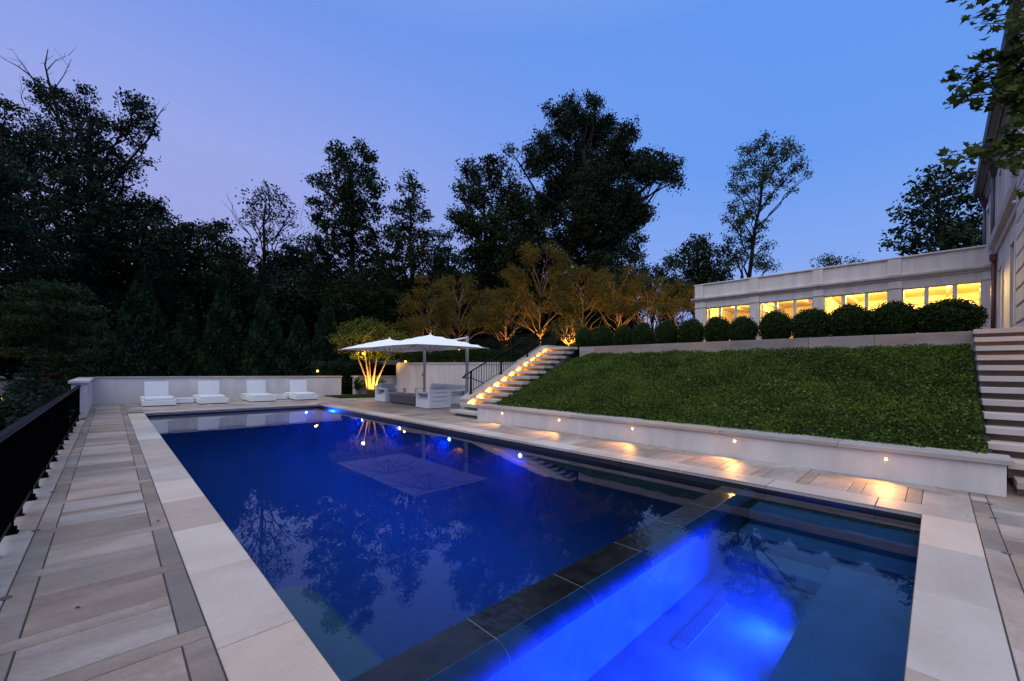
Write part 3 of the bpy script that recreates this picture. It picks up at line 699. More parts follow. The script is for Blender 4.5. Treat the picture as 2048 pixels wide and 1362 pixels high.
def seating():
    # frame in local coordinates: x = width, seat faces +y, back at y=0
    def armchair(name,w,lab,loc,rz,nb,cat,zb=.62):
        e=empty(name,(0,0,0))
        D=.80; aw=.13
        for s in (-1,1):
            x0,x1=(s*w/2,s*(w/2-aw)); xa,xb=min(x0,x1),max(x0,x1)
            mb=MB(); mb.box(xa,0,.02,xb,D,.27); mb.box(xa,0,.27,xb,.07,.50); mb.box(xa,D-.05,.27,xb,D,.50); mb.box(xa,0,.50,xb,D,.54)
            mb.box(xb-.012 if s<0 else xa,.07,.27,xb if s<0 else xa+.012,D-.05,.30)
            mb.build('arm',M['white_metal'],e,bevel=.004)
        mb=MB(); x=w/2-aw
        zs=[.02,.235,.25,.375,.39,.515,.53,zb]
        # back panel with slots
        mb.box(-w/2,-.04,.02,w/2,0,.235); mb.box(-w/2,-.04,.53,w/2,0,zb)
        for za,zz in ((.235,.25),(.375,.39),(.515,.53)):
            mb.box(-w/2,-.04,za,-w/2+.13,0,zz); mb.box(w/2-.13,-.04,za,w/2,0,zz)
        mb.box(-w/2,-.04,.25,w/2,0,.375); mb.box(-w/2,-.04,.39,w/2,0,.515)
        mb.build('back_panel',M['white_metal'],e)
        mb=MB(); mb.box(-x,0.001,.02,x,D,.24); mb.build('seat_frame',M['white_metal'],e,bevel=.004)
        for i in range(nb):
            a=-x+2*x*i/nb; b=-x+2*x*(i+1)/nb
            soft(None,a+.004,.16,.242,b-.004,D+.01,.37,'seat_cushion',M['grey_cushion'],e,.035)
            soft(None,a+.006,.03,.36,b-.006,.17,.72,'back_cushion',M['grey_cushion'],e,.045,rot=R(9),org=(0,.03,.36))
        e.location=loc; e.rotation_euler=(0,0,rz); tag(e,lab,cat)
        return e
    armchair('outdoor_armchair',.84,'white slatted outdoor armchair with its back to the pool',(7.87,11.53,0),0,1,'armchair')['group']='white outdoor armchairs'
    armchair('outdoor_armchair',.90,'white outdoor armchair with dark grey back cushion beside the lawn',(8.06,15.62,0),math.pi,1,'armchair')['group']='white outdoor armchairs'
    armchair('outdoor_sofa',2.5,'white outdoor sofa with pale grey cushions before the tall wall',(9.72,13.62,0),math.pi/2,2,'sofa')
    e=empty('coffee_table',(8.1,13.7,0),'low dark grey box coffee table between the two white armchairs','table')
    mb=MB(); mb.box(7.70,12.82,.04,8.55,14.62,.32); mb.build('body',M['table_dark'],e,bevel=.004)
    mb=MB(); mb.box(7.685,12.805,.322,8.565,14.635,.345); mb.build('table_top',M['table_top'],e,bevel=.003)
    mb=MB(); mb.box(7.76,12.88,0,8.49,14.56,.04); mb.build('plinth',M['slot'],e)
seating()
def umbrellas():
    def make():
        e=empty('cantilever_umbrella',(0,0,0))   # origin: canopy centre on the ground; mast towards +x
        H=1.36; ze=2.0; zt=2.42
        # canopy: curved hip of 4 panels
        n=10; vs=[];fs=[]
        for i in range(n+1):
            for j in range(n+1):
                u=i/n*2-1; v=j/n*2-1; r=max(abs(u),abs(v)); d=min(abs(u),abs(v))/(r+1e-9)
                z=zt-(zt-ze)*(.80*r+.20*r*r)
                z+= .012*r*r*(1-d*d)
                vs.append((u*H,v*H,z))
        for i in range(n):
            for j in range(n): a=i*(n+1)+j; fs.append((a,a+n+1,a+n+2,a+1))
        mb=MB(); mb.add(vs,fs); o=mb.build('canopy',M['canvas'],e,smooth=False)
        s=o.modifiers.new('thick','SOLIDIFY'); s.thickness=.006
        mb=MB(); mb.lathe((0,0,zt-.01),[(.07,-.012),(.035,.014),(.022,.03),(.02,.06),(.008,.07)],12); mb.build('vent_cap',M['white_metal'],e)
        # ribs under the cloth, struts to the hub
        mb2=MB()
        for k in range(8):
            t=math.pi/4*k; ca,sa=math.cos(t),math.sin(t); m=max(abs(ca),abs(sa)); dx,dy=ca/m*H,sa/m*H
            zz=ze+(.012 if k%2==0 else 0)
            mb=MB(); mb.tube([(dx*.04,dy*.04,zt-.06),(dx*.5,dy*.5,(zt+zz)/2-.045),(dx*.985,dy*.985,zz-.022)],.012,6); rb=mb.build('rib',M['alu'],e)
            mb=MB(); mb.tube([(dx*.05,dy*.05,ze-.12),(dx*.48,dy*.48,(zt+zz)/2-.06)],.011,6); mb.build('strut',M['alu'],rb)
        mb=MB(); mb.lathe((0,0,ze-.16),[(.03,0),(.06,.02),(.06,.07),(.03,.09)],12); mb.build('hub',M['alu'],e)
        mb=MB(); mb.tube([(0,0,ze-.1),(0,0,zt)],.022,8); mb.build('centre_tube',M['alu'],e)
        mb=MB(); mb.box(1.47,-.045,0,1.55,.045,2.47); mb.build('mast',M['alu'],e,bevel=.01)
        mb=MB(); mb.box(1.34,-.3,0,1.94,.3,.05); mb.build('base_plate',M['alu'],e,bevel=.01)
        mb=MB(); mb.tube([(1.51,0,2.42),(1.0,0,2.315),(.05,0,2.12)],.026,8); mb.build('arm',M['white_metal'],e)
        mb=MB(); mb.box(1.41,-.03,1.02,1.47,.03,1.16); mb.tube([(1.43,-.03,1.1),(1.40,-.13,1.06)],.01,6); mb.build('crank',M['alu'],e)
        return e
    p=make(); p.location=(7.45,11.47,0); tag(p,'square white cantilever umbrella closer to the garden steps','umbrella','white cantilever umbrellas')
    q=dup(p); q.location=(7.45,14.2,0); q['label']='square white cantilever umbrella closer to the sun loungers'
umbrellas()
# ================================================================== BUILDINGS
def wing():
    X=23.; zb=ZT-.05
    e=empty('house_wing',(X,4,zb),'long one storey stone wing with glowing yellow windows','building')
    groups=[[(8.08,8.66),(7.32,7.95),(6.61,7.20)],[(5.52,6.11),(4.75,5.39),(4.02,4.63)],[(2.96,3.54),(2.18,2.81),(1.47,2.06)],[(.38,.97),(-.38,.25),(-1.09,-.51)]]
    pil=[(8.79,9.25),(6.68-.02,6.16),(4.08-.02,3.58),(1.46,1.02),(-1.16,-1.46)]
    mb=MB()
    # solid masonry: piers, lintel zone, parapet, end walls, back, roof
    piers=[(8.72,9.25),(6.17,6.54),(3.60,3.95),(1.03,1.41),(-1.46,-1.15)]
    for a,b in piers: mb.box(X,a,zb,X+.4,b,4.74)
    mb.box(X,-1.46,4.74,X+.4,9.25,5.07)
    mb.box(X+.4,9.0,zb,X+5,9.25,5.07); mb.box(X+5,-1.46,zb,X+5.3,9.25,5.07)
    mb.build('wall',M['limestone'],e)
    mb=MB(); mb.box(X-.02,-1.44,5.26,X+.3,9.26,5.97); mb.box(X+.3,9.0,5.26,X+5.3,9.26,5.97); mb.build('parapet',M['limestone'],e)
    for a,b in [(8.83,9.275),(6.20,6.60),(3.60,4.0),(1.04,1.46),(-1.445,-1.20)]:
        mb=MB(); mb.box(X-.085,a,5.30,X-.021,b,5.96); mb.build('panel_trim',M['limestone'],e,bevel=.006)
    mb=MB(); mb.box(X-.05,-1.20,5.27,X-.0205,9.275,5.36); mb.build('plinth_course',M['limestone'],e)
    mb=MB(); mb.box(X-.10,-1.44,5.97,X+.36,9.34,6.03); mb.box(X+.36,8.95,5.97,X+5.4,9.34,6.03); mb.build('coping',M['limestone'],e,bevel=.012)
    mb=MB()
    mb.extr([(X-.03,5.07),(X-.06,5.10),(X-.08,5.16),(X-.20,5.19),(X-.22,5.26),(X+.2,5.26),(X+.2,5.07)],'y',-1.44,9.45); mb.build('cornice',M['limestone'],e)
    mb=MB(); mb.box(X+.4,-1.46,5.08,X+5.0,9.0,5.2); mb.build('roof',M['roof'],e)
    for (a,b) in piers:
        mb=MB(); mb.box(X-.06,a-.01,zb,X-.003,b+.01,4.74); mb.box(X-.09,a-.03,4.76,X-.003,b+.03,4.86); mb.box(X-.075,a-.02,4.86,X-.003,b+.02,5.05); mb.build('pilaster',M['limestone'],e,bevel=.004)
    # windows
    for gi,g in enumerate(groups):
        ymax=max(b for a,b in g); ymin=min(a for a,b in g)
        mb=MB(); f=X+.06; t=X+.16
        ylo,yhi=ymin-.055,ymax+.055
        mb.box(f,ylo,4.69,t,yhi,4.735); mb.box(f,ylo,zb,t,yhi,zb+.10)
        ed=[ylo]+[v for a,b in sorted(g) for v in (a,b)]+[yhi]
        for i in range(0,len(ed),2): mb.box(f,ed[i],zb+.10,t,ed[i+1],4.69)
        fr=mb.build('window',M['frame'],e)
        for a,b in g:
            mb=MB(); mb.box(X+.10,a,zb+.10,X+.112,b,4.69); mb.build('pane',M['glass'],fr)
            if gi in(3,):
                mb=MB(); mb.box(X+.092,a,4.055,X+.122,b,4.085); mb.box(X+.092,a,3.47,X+.122,b,3.50); mb.build('glazing_bar',M['frame'],fr)
            if gi==2:
                mb=MB(); mb.box(X+.092,a,3.47,X+.122,b,3.50); mb.build('glazing_bar',M['frame'],fr)
    # rooms behind the glass
    mb=MB(); mb.box(X+.42,-1.45,zb,X+5,8.98,zb+.03,1); mb.box(X+4.9,-1.45,zb+.04,X+4.98,8.98,5.0); mb.box(X+.42,-1.45,5.0,X+4.98,8.98,5.06)
    mb.box(X+.42,-1.455,zb+.04,X+4.9,-1.36,4.99); mb.box(X+.42,8.90,zb+.04,X+4.9,8.98,4.99); mb.box(X+2.0,3.62,zb+.04,X+4.9,3.78,4.99)
    mb.box(X+.42,6.30,4.5,X+4.9,6.42,4.99)
    mb.box(X+4.86,-1.2,4.40,X+4.899,8.8,4.46,1); mb.box(X+4.5,4.2,zb+.04,X+4.899,8.2,4.0,2); mb.box(X+1.4,5.2,zb+.04,X+2.0,7.6,3.0,2)
    for yy in (8.3,7.0,5.6,4.5,3.0,1.9,.5,-.6): mb.box(X+4.85,yy-.32,3.45,X+4.899,yy+.32,4.25,2); mb.box(X+4.84,yy-.27,3.5,X+4.8495,yy+.27,4.2)
    for yy in (7.9,6.2,4.6,2.9,1.3,-.3): mb.box(X+.5,yy-.05,4.86,X+4.85,yy+.05,4.999)
    mb.build('interior',[M['room_wall'],M['room_floor'],M['room_dark']],e)
    for g in groups:
        for yy in (max(b for a,b in g)+.0,min(a for a,b in g)-.16):
            mb=MB(); n=7
            for q in range(n): mb.box(X+.46+(.03 if q%2 else 0),yy+q*.025,zb+.05,X+.49+(.03 if q%2 else 0),yy+(q+1)*.025,4.72)
            mb.build('curtain',M['curtain'],e)
    for i,(y,en) in enumerate([(7.6,75),(5.1,85),(2.4,120),(.6,190),(-.7,150)]):
        mb=MB(); mb.disc((X+1.6,y,4.998),(0,0,-1),.10,.03,20); cl=mb.build('ceiling_light',M['lens_room'],e)
        lamp('POINT',(X+1.6,y,4.75),en*ROOMW,(1,.63,.17),e,size=.1)
ROOMW=3.6
wing()
def house():
    zb=ZT-.05; Y=-1.47
    e=empty('stone_house',(20,-4,zb),'tall pale stone house with brown eaves at the right edge','building')
    # main wall with recessed openings
    ops=[(25.45,26.65,6.35,8.15),(20.9,21.85,6.35,8.15),(20.75,21.70,zb,4.85),(17.7,18.6,6.35,8.15),(17.5,18.35,zb+.6,4.95),(15.3,16.3,6.35,8.15),(15.3,16.3,zb+.6,4.95)]
    mb=MB()
    xs=sorted(set([14.05,27.0]+[v for o_ in ops for v in o_[:2]])); zs=sorted(set([zb,9.35]+[v for o_ in ops for v in o_[2:]]))
    for i in range(len(xs)-1):
        for j in range(len(zs)-1):
            cx,cz=(xs[i]+xs[i+1])/2,(zs[j]+zs[j+1])/2
            if any(a<cx<b and c<cz<d for a,b,c,d in ops): continue
            mb.box(xs[i],Y-.3,zs[j],xs[i+1],Y,zs[j+1])
    mb.box(14.0,Y-7,zb,27.0,Y-.301,9.35)
    mb.build('wall',M['limestone'],e)
    for (a,b,c,d) in ops:
        mb=MB()
        for q in [(a,c,a+.06,d),(b-.06,c,b,d),(a+.06,d-.06,b-.06,d),(a+.06,c,b-.06,c+.06)]: mb.box(q[0],Y-.16,q[1],q[2],Y-.10,q[3])
        mb.box((a+b)/2-.02,Y-.15,c+.06,(a+b)/2+.02,Y-.11,d-.06)
        fr=mb.build('window',M['frame'],e)
        mb=MB(); mb.box(a+.06,Y-.145,c+.06,b-.06,Y-.135,d-.06); mb.build('pane',M['dark_glass'],fr)
        mb=MB()
        for q in [(a-.14,c,a-.002,d+.14),(b+.002,c,b+.14,d+.14),(a-.002,d+.002,b+.002,d+.14)]: mb.box(q[0],Y+.001,q[1],q[2],Y+.045,q[3])
        mb.build('surround',M['limestone'],fr)
    # belt course
    mb=MB(); mb.extr([(Y+.001,5.60),(Y+.06,5.62),(Y+.07,5.78),(Y+.20,5.84),(Y+.24,5.98),(Y+.001,6.03)],'x',14.0,22.85); mb.build('belt_course',M['limestone'],e)
    # pavilion of grooved blocks
    z=zb; i=0
    mb=MB()
    while z<5.55:
        z1=min(z+.36,5.58); g=.035
        mb.extr([(Y-.3,z),(Y+.26,z),(Y+.30,z+g),(Y+.30,z1-g),(Y+.26,z1),(Y-.3,z1)],'x',12.6,14.02 ); z=z1; i+=1
    z=6.05
    while z<9.3:
        z1=min(z+.36,9.35); g=.035
        mb.extr([(Y-.3,z),(Y+.26,z),(Y+.30,z+g),(Y+.30,z1-g),(Y+.26,z1),(Y-.3,z1)],'x',12.6,14.02); z=z1
    mb.box(12.6,Y-7,zb,14.0,Y-.301,9.35)
    mb.build('quoin',M['limestone'],e)
    mb=MB(); mb.extr([(Y+.28,5.58),(Y+.36,5.62),(Y+.37,5.78),(Y+.50,5.84),(Y+.54,5.98),(Y+.28,6.05)],'x',12.6,14.12); mb.build('belt_course',M['limestone'],e)
    # eaves
    mb=MB(); mb.box(12.6,Y-.01,9.12,27.35,Y+.36,9.17); mb.extr([(Y+.001,8.75),(Y+.05,8.78),(Y+.07,8.95),(Y+.14,9.0),(Y+.16,9.118),(Y+.001,9.118)],'x',14.05,27.1)
    mb.extr([(Y+.18,9.04),(Y+.24,9.04),(Y+.26,9.118),(Y+.18,9.118)],'x',14.05,27.1); mb.build('soffit',M['soffit'],e)
    mb=MB(); mb.extr([(Y+.362,9.08),(Y+.40,9.10),(Y+.44,9.26),(Y+.362,9.26)],'x',12.6,27.45); mb.box(27.36,Y-7.2,9.08,27.45,Y+.36,9.26); mb.build('gutter',M['gutter'],e)
    mb=MB(); mb.add([(12.4,Y+.42,9.262),(27.45,Y+.42,9.262),(27.45,Y-7.3,9.262),(12.4,Y-7.3,9.262),(16.,Y-3.4,12.),(23.6,Y-3.4,12.)],[(0,1,5,4),(1,2,5),(2,3,4,5),(3,0,4),(3,2,1,0)]); mb.build('roof',M['roof'],e)
    # downpipes with copper heads
    for x,z0,z1 in ((26.95,6.05,8.55),(23.1,6.05,8.6)):
        mb=MB(); mb.tube([(x,Y+.09,z0),(x,Y+.09,z1)],.055,10); mb.tube([(x,Y+.09,z1+.2),(x,Y+.18,9.02),(x,Y+.34,9.10)],.05,10); dp=mb.build('downpipe',M['downpipe'],e,smooth=True)
        mb=MB(); mb.hexa([(x-.09,Y+.02,z1-.05),(x+.09,Y+.02,z1-.05),(x+.09,Y+.16,z1-.05),(x-.09,Y+.16,z1-.05)],[(x-.16,Y+.01,z1+.16),(x+.16,Y+.01,z1+.16),(x+.16,Y+.22,z1+.16),(x-.16,Y+.22,z1+.16)]); mb.box(x-.18,Y+.005,z1+.161,x+.18,Y+.24,z1+.21); mb.build('leader_head',M['copper'],dp)
    x=22.6; mb=MB(); mb.tube([(x,Y+.09,zb),(x,Y+.09,5.55)],.06,10); dp=mb.build('downpipe',M['copper'],e,smooth=True)
    mb=MB(); mb.box(x-.1,Y+.01,5.35,x+.1,Y+.19,5.58); mb.build('leader_head',M['copper'],dp)
    # small security camera under the belt course
    e2=empty('security_camera',(15.2,Y+.1,5.4),'small white security camera under the stone band of the house','camera')
    mb=MB(); mb.tube([(15.2,Y+.0,5.38),(15.2,Y+.14,5.36),(15.2,Y+.26,5.34)],[.05,.045,.04],10); mb.build('housing',M['white_metal'],e2)
house()
# warm lamp beside the house steps (its glow on the risers is in the photograph)
e=empty('house_lamp',(9.2,-2.05,1.4),'amber lamp on the far side of the house steps','wall lamp')
mb=MB(); mb.disc((9.1,-2.16,1.75),(0,1,0),.03,.01,16); mb.build('lens',M['lens_warm'],e)
lamp('POINT',(9.05,-1.9,1.80),14,AMBER,e,size=.03)
mb=MB(); mb.box(6.9,-2.5,-.2,11.4,-2.17,2.07); tag(mb.build('flank_wall',M['stucco']),'stucco wall on the far side of the house steps','wall')
# ================================================================== PLANTS
def leafquads(c,size,rng,asp=.62,updown=.0,dirs=None):
    n=len(c)
    a=rng.normal(size=(n,3)); 
    if dirs is not None: a=a*.55+dirs
    if updown: a[:,2]-=updown
    a/=np.linalg.norm(a,axis=1)[:,None]+1e-9
    b=np.cross(a,rng.normal(size=(n,3))); b/=np.linalg.norm(b,axis=1)[:,None]+1e-9
    s=size[:,None]
    v=np.stack([c-a*s*.5,c+b*s*asp*.5-a*s*.08,c+a*s*.5,c-b*s*asp*.5-a*s*.08],1).reshape(-1,3)
    f=np.arange(4*n).reshape(n,4)
    return v,f
def lobe_points(L,dens,rng,twig,k,shell=.45):
    """twig centres inside ellipsoid lobes, several leaves round each"""
    out=[];tw=[]
    for (x,y,z,rx,ry,rz,n) in L:
        m=max(3,int(n/k))
        d=rng.normal(size=(m,3)); d/=np.linalg.norm(d,axis=1)[:,None]
        r=rng.random(m)**shell
        r*=rng.uniform(.66,1.14,m)
        p=d*r[:,None]*np.array([rx,ry,rz])+np.array([x,y,z])
        tw.append(p)
    tw=np.concatenate(tw)
    c=np.repeat(tw,k,axis=0)+np.clip(rng.normal(size=(len(tw)*k,3)),-1.7,1.7)*np.array([1,1,.72])*twig*np.repeat(rng.uniform(.55,1.3,len(tw)),k)[:,None]
    return c,tw
def branch(mb,a,b,r0,r1,rg,n=5,wob=.08,sag=0):
    a=Vector(a);b=Vector(b);L=(b-a).length; pts=[];rs=[]
    for i in range(n+1):
        t=i/n; p=a.lerp(b,t)
        if 0<i<n: p+=Vector((rg.uniform(-1,1),rg.uniform(-1,1),rg.uniform(-1,1)))*wob*L
        p.z+=sag*L*math.sin(math.pi*t)
        pts.append(p); rs.append(r0+(r1-r0)*t)
    mb.tube(pts,rs,6); return pts
def tree(name,lab,cat,lobes,d,base,tr,leafm,leafpx=6.,cover=2.6,seed=1,barkm='bark',group=None,twigpx=12,k=38,depth=1.0,bare=(),sub=3,tone=(0,1),trunk_top=None,gapf=1.,fork=.35):
    """lobes: (u,v,r[,rv]) in photo pixels at depth d; base: (u, ground z)"""
    rng=np.random.default_rng(seed); rg=random.Random(seed)
    mpp=d/FPX
    bx=at(base[0],HY,d); B=Vector((bx[0],bx[1],base[1]))
    e=empty(name,B,lab,cat,group)
    Ls=[]; cen=[]
    for l in lobes:
        u,v,r=l[:3]; rv=l[3] if len(l)>3 else r
        off=rg.uniform(-1,1)*depth*3.2*d/30
        p=at(u,v,d+off); s=(d+off)/FPX
        n=cover*(1.9 if name=='wood_tree' else (1.22 if cover>1.3 else 1))*math.pi*r*rv/(leafpx*leafpx*.31)
        Ls.append((p[0],p[1],p[2],r*s*1.0,r*s*1.0,rv*s,n)); cen.append((Vector(p),r*s))
    c,tw=lobe_points(Ls,1,rng,twigpx*mpp*.6,k)
    keep=c[:,2]>base[1]+.15; tt=np.repeat(rng.normal(.42,.2,len(tw)),k)[keep]; c=c[keep]
    size=leafpx*mpp*rng.uniform(.7,1.35,len(c))
    v,f=leafquads(c,size,rng)
    t=np.clip(tt+rng.normal(0,.12,len(c))+ .18*np.sin(c[:,0]*1.9+seed)*np.sin(c[:,1]*1.7)*np.sin(c[:,2]*2.1),0,1)
    t=tone[0]+(tone[1]-tone[0])*t
    npmesh('crown',v,f,M[leafm],e,t)
    # trunk: up to the crown's upper middle
    mb=MB()
    cen.sort(key=lambda q:q[0].z)
    if trunk_top is not None: T=Vector(at(trunk_top[0],trunk_top[1],d))
    else:
        top=[q for q in cen[int(len(cen)*.55):]]; T=sum((q[0] for q in top),Vector((0,0,0)))/len(top)
    n=9; pts=[]; rs=[]
    for i in range(n+1):
        s=i/n; p=B.lerp(T,s); 
        if 0<i<n: p+=Vector((rg.uniform(-1,1),rg.uniform(-1,1),0))*tr*.55
        pts.append(p); rs.append(tr*(1.15-.85*s) if i else tr*1.45)
    mb.tube(pts,rs,10)
    for (p,r) in cen:
        # attach on trunk below the lobe
        zz=max(B.z+(T.z-B.z)*fork,p.z-max(.8,1.1*(Vector((p.x,p.y,0))-Vector((T.x,T.y,0))).length))
        s=min(.97,max(fork*.9,(zz-B.z)/max(.1,T.z-B.z))); i=min(n-1,int(s*n)); q=pts[i].lerp(pts[i+1],s*n-i)
        r0=tr*(1.05-.85*s)*.55
        bp=branch(mb,q,p,max(r0,.02) if name!='terrace_tree' else .03,.018*d/30+.008 if name!='terrace_tree' else .008,rg,5,.06,.05)
        for j in range(sub):
            dv=Vector((rg.gauss(0,1),rg.gauss(0,1),rg.gauss(0.3,1))).normalized()*r*rg.uniform(.7,1.05)
            branch(mb,bp[rg.choice([3,4,5])],p+dv,.018*d/30+.006,.006*d/30+.002,rg,3,.08)
    for poly in bare:
        w=poly[0]; pp=[Vector(at(u,v_,d)) for u,v_ in poly[1:]]
        mb.tube(pp,[w*(1-.8*i/(len(pp)-1)) for i in range(len(pp))],5)
        for i in range(1,len(pp)):
            for j in range(2):
                a=pp[i-1].lerp(pp[i],rg.random()); dv=(pp[i]-pp[i-1]).normalized()+Vector((rg.gauss(0,.5),rg.gauss(0,.5),rg.gauss(.1,.5)))
                branch(mb,a,a+dv*rg.uniform(.4,1.1)*d/30,.014*d/30,.005*d/30,rg,3,.1)
    mb.build('trunk',M[barkm],e,smooth=True)
    return e
def trees():
    tree('forest_tree','tallest dark tree at the left edge with bare dead twigs on top','tree',
        [(75,170,14),(110,205,38),(150,235,48),(80,270,50),(185,290,48),(50,320,50),(265,205,26),(285,235,26),(262,262,36),(128,190,20),(170,185,16),(200,250,22),(130,330,70),(215,335,55),(70,400,80),(160,410,75),(250,330,25),(225,400,48),(100,490,90),(20,470,75),(190,480,66),(110,560,80),(190,560,60),(30,560,70),(300,265,14),(285,320,14)],
        24,(150,-.4),.34,'leaf_dark',5.2,1.75,11,depth=.8,k=30,
        bare=[(.09,(150,400),(125,260),(98,165),(90,130),(96,98)),(.06,(115,235),(62,152),(35,132),(4,116)),(.03,(62,152),(42,125),(24,98)),(.025,(93,142),(112,120),(138,110)),(.08,(180,440),(250,330),(300,275),(312,238),(328,214)),(.025,(310,244),(308,216)),(.03,(104,185),(128,150),(142,118)),(.03,(140,300),(60,235),(42,195),(50,172))])
    tree('forest_tree','dark tree cut by the left edge of the photo','tree',[(8,215,26),(0,260,40),(25,290,34),(-20,330,60),(15,360,50),(-30,420,70),(0,470,70)],20,(-40,-.4),.3,'leaf_dark',5.5,1.8,12)
    tree('forest_tree','dark spreading tree below the tallest tree at the left','tree',[(300,410,24),(325,432,20),(270,420,36),(235,450,50),(300,470,45),(255,510,60),(320,520,45),(210,540,60),(280,580,70),(330,480,26)],26,(265,-.4),.28,'leaf_dark',5.2,2.5,13)
    tree('forest_tree','bushy dark tree behind the evergreens, left of the sparse tree','tree',[(365,470,26),(395,462,22),(345,500,34),(420,470,26),(450,455,18),(385,510,46),(440,505,42),(350,560,60),(420,560,60),(478,520,34),(470,575,50)],30,(400,-.2),.25,'leaf_mid',5.2,2.5,14,tone=(0,.7))
    tree('sparse_tree','thin see through tree with bare twigs and few leaves','tree',[(505,395,26),(535,380,22),(560,400,24),(520,420,30),(555,432,28),(580,425,18),(500,445,24),(540,465,30),(585,448,12),(575,480,18),(510,490,26)],30,(522,-.2),.20,'leaf_dark',5.0,.62,15,depth=.7,k=7,twigpx=10,sub=7,fork=.45,
        bare=[(.04,(530,560),(500,470),(470,430),(462,405)),(.035,(500,470),(472,440),(465,425)),(.04,(530,540),(575,480),(610,450)),(.03,(535,520),(600,470),(640,455))])
    tree('oak_tree','tall leafy tree rising left of the middle, behind the evergreens','tree',[(725,292,18),(680,305,22),(660,300,10),(735,315,20),(700,335,34),(735,350,26),(645,368,20),(625,365,10),(690,375,40),(745,380,26),(650,400,24),(700,420,48),(752,425,24),(640,440,26),(690,470,50),(745,475,36),(640,500,40),(705,530,55),(760,520,34),(640,570,52),(710,590,60),(770,590,45)],
        32,(712,-.1),.30,'leaf_mid',5.4,2.15,16,tone=(.0,.75),sub=4)
    tree('oak_tree','narrow leafy tree between the tall leafy tree and the gap of sky','tree',[(818,358,14),(832,372,16),(805,378,10),(822,402,24),(800,420,20),(845,430,20),(818,455,34),(850,470,24),(790,470,24),(825,510,44),(868,520,24),(790,540,40),(850,570,46),(800,610,50)],
        31,(826,0),.24,'leaf_mid',5.2,2.0,17,tone=(.0,.8),sub=4)
    tree('pine_tree','small dark pine in the gap of sky left of the big oak','tree',[(885,475,14),(900,468,10),(890,505,24),(912,520,16),(880,545,32),(910,560,30),(890,600,40)],34,(892,.3),.2,'leaf_conifer',4.4,2.1,18)
    tree('oak_tree','green tree touching the left side of the big dark oak','tree',[(932,333,16),(950,350,22),(985,340,30),(920,375,16),(950,395,34),(1005,385,44),(918,430,20),(945,450,34),(1000,450,50),(920,445,16),(965,510,55),(1040,420,40),(1030,500,50),(960,570,60),(1030,580,60)],38,(985,.5),.32,'leaf_mid',5.2,3.2,19,tone=(0,.6))
    tree('oak_tree','biggest dark oak with a long limb reaching over to the right','tree',[(1182,198,14),(1194,212,12),(1140,205,14),(1092,212,9),(1112,222,14),(1150,232,26),(1175,245,26),(1215,250,22),(1245,262,14),(1264,258,10),(1130,262,30),(1190,280,44),(1240,290,24),(1270,275,9),(1085,285,20),(1062,300,14),(1020,302,9),(1100,310,34),(1155,330,50),(1225,325,44),(1265,330,26),(1295,322,24),(1320,330,24),(1345,340,18),(1352,360,13),(1330,350,18),(1285,350,26),(1310,345,20),(1200,380,58),(1130,375,48),(1070,330,26),(1090,420,48),(1180,430,62),(1250,400,36),(1285,425,18),(1255,445,28),(1140,490,56),(1220,480,42),(1280,440,14),(1060,470,42),(1270,400,18)],
        42,(1195,.8),.75,'leaf_dark',4.6,4.6,20,trunk_top=(1165,300),sub=4,tone=(0,.8),fork=.45)
    tree('forest_tree','dark low tree against the right foot of the big oak','tree',[(1278,480,16),(1262,500,24),(1235,520,30),(1270,520,20),(1245,560,36),(1215,560,34),(1195,520,22)],36,(1245,1.2),.2,'leaf_dark',4.6,2.3,21)
    tree('forest_tree','low dark bush tree between the big oak and the bushy tree','tree',[(1290,552,24),(1315,548,18),(1270,560,24),(1335,560,16),(1300,590,36),(1345,590,26)],34,(1300,1.5),.15,'leaf_dark',4.6,2.4,22)
    tree('forest_tree','bushy dark tree left of the tall slender tree','tree',[(1390,488,18),(1405,480,12),(1370,500,18),(1410,505,26),(1350,520,16),(1380,535,34),(1425,540,30),(1340,530,12),(1440,505,16),(1400,570,40),(1360,575,34),(1445,555,26)],38,(1400,1.7),.25,'leaf_mid',4.6,2.3,23,tone=(0,.7))
    tree('slender_tree','tall slender tree standing alone in the sky behind the wing','tree',[(1528,275,12),(1515,290,16),(1545,300,18),(1488,302,14),(1575,285,12),(1590,300,14),(1570,310,18),(1500,320,22),(1605,330,12),(1590,340,16),(1615,352,9),(1540,335,24),(1480,345,18),(1565,365,18),(1590,380,9),(1520,365,24),(1465,375,13),(1490,385,20),(1540,395,14),(1470,415,16),(1500,420,22),(1455,440,11),(1480,450,22),(1525,450,14),(1500,480,24),(1460,480,14),(1535,490,11),(1480,515,24),(1520,520,22),(1455,530,14),(1540,535,14)],
        44,(1478,1.8),.27,'leaf_light',3.8,1.55,24,trunk_top=(1528,320),sub=3,depth=.6,tone=(0,.75),fork=.25,k=22,twigpx=9)
    tree('distant_tree','small tree top peeping over the middle of the wing roof','tree',[(1640,525,9),(1655,518,10),(1672,522,9),(1700,524,5),(1718,525,4),(1660,535,16)],34,(1660,1.8),.12,'leaf_light',3.6,1.7,25,sub=2,depth=.3)
    tree('plane_tree','broad leaved tree behind the wing next to the house eave','tree',[(1900,480,50),(1858,338,10),(1868,352,15),(1905,350,24),(1935,360,22),(1845,375,24),(1895,385,36),(1940,395,30),(1820,395,15),(1845,410,30),(1800,425,15),(1825,440,26),(1885,440,46),(1945,440,34),(1795,465,18),(1780,488,9),(1840,480,38),(1910,485,46),(1820,500,24),(1960,480,30)],28,(1890,1.9),.25,'leaf_mid',8.,1.5,26,tone=(.1,1),twigpx=14,k=12,depth=.6)
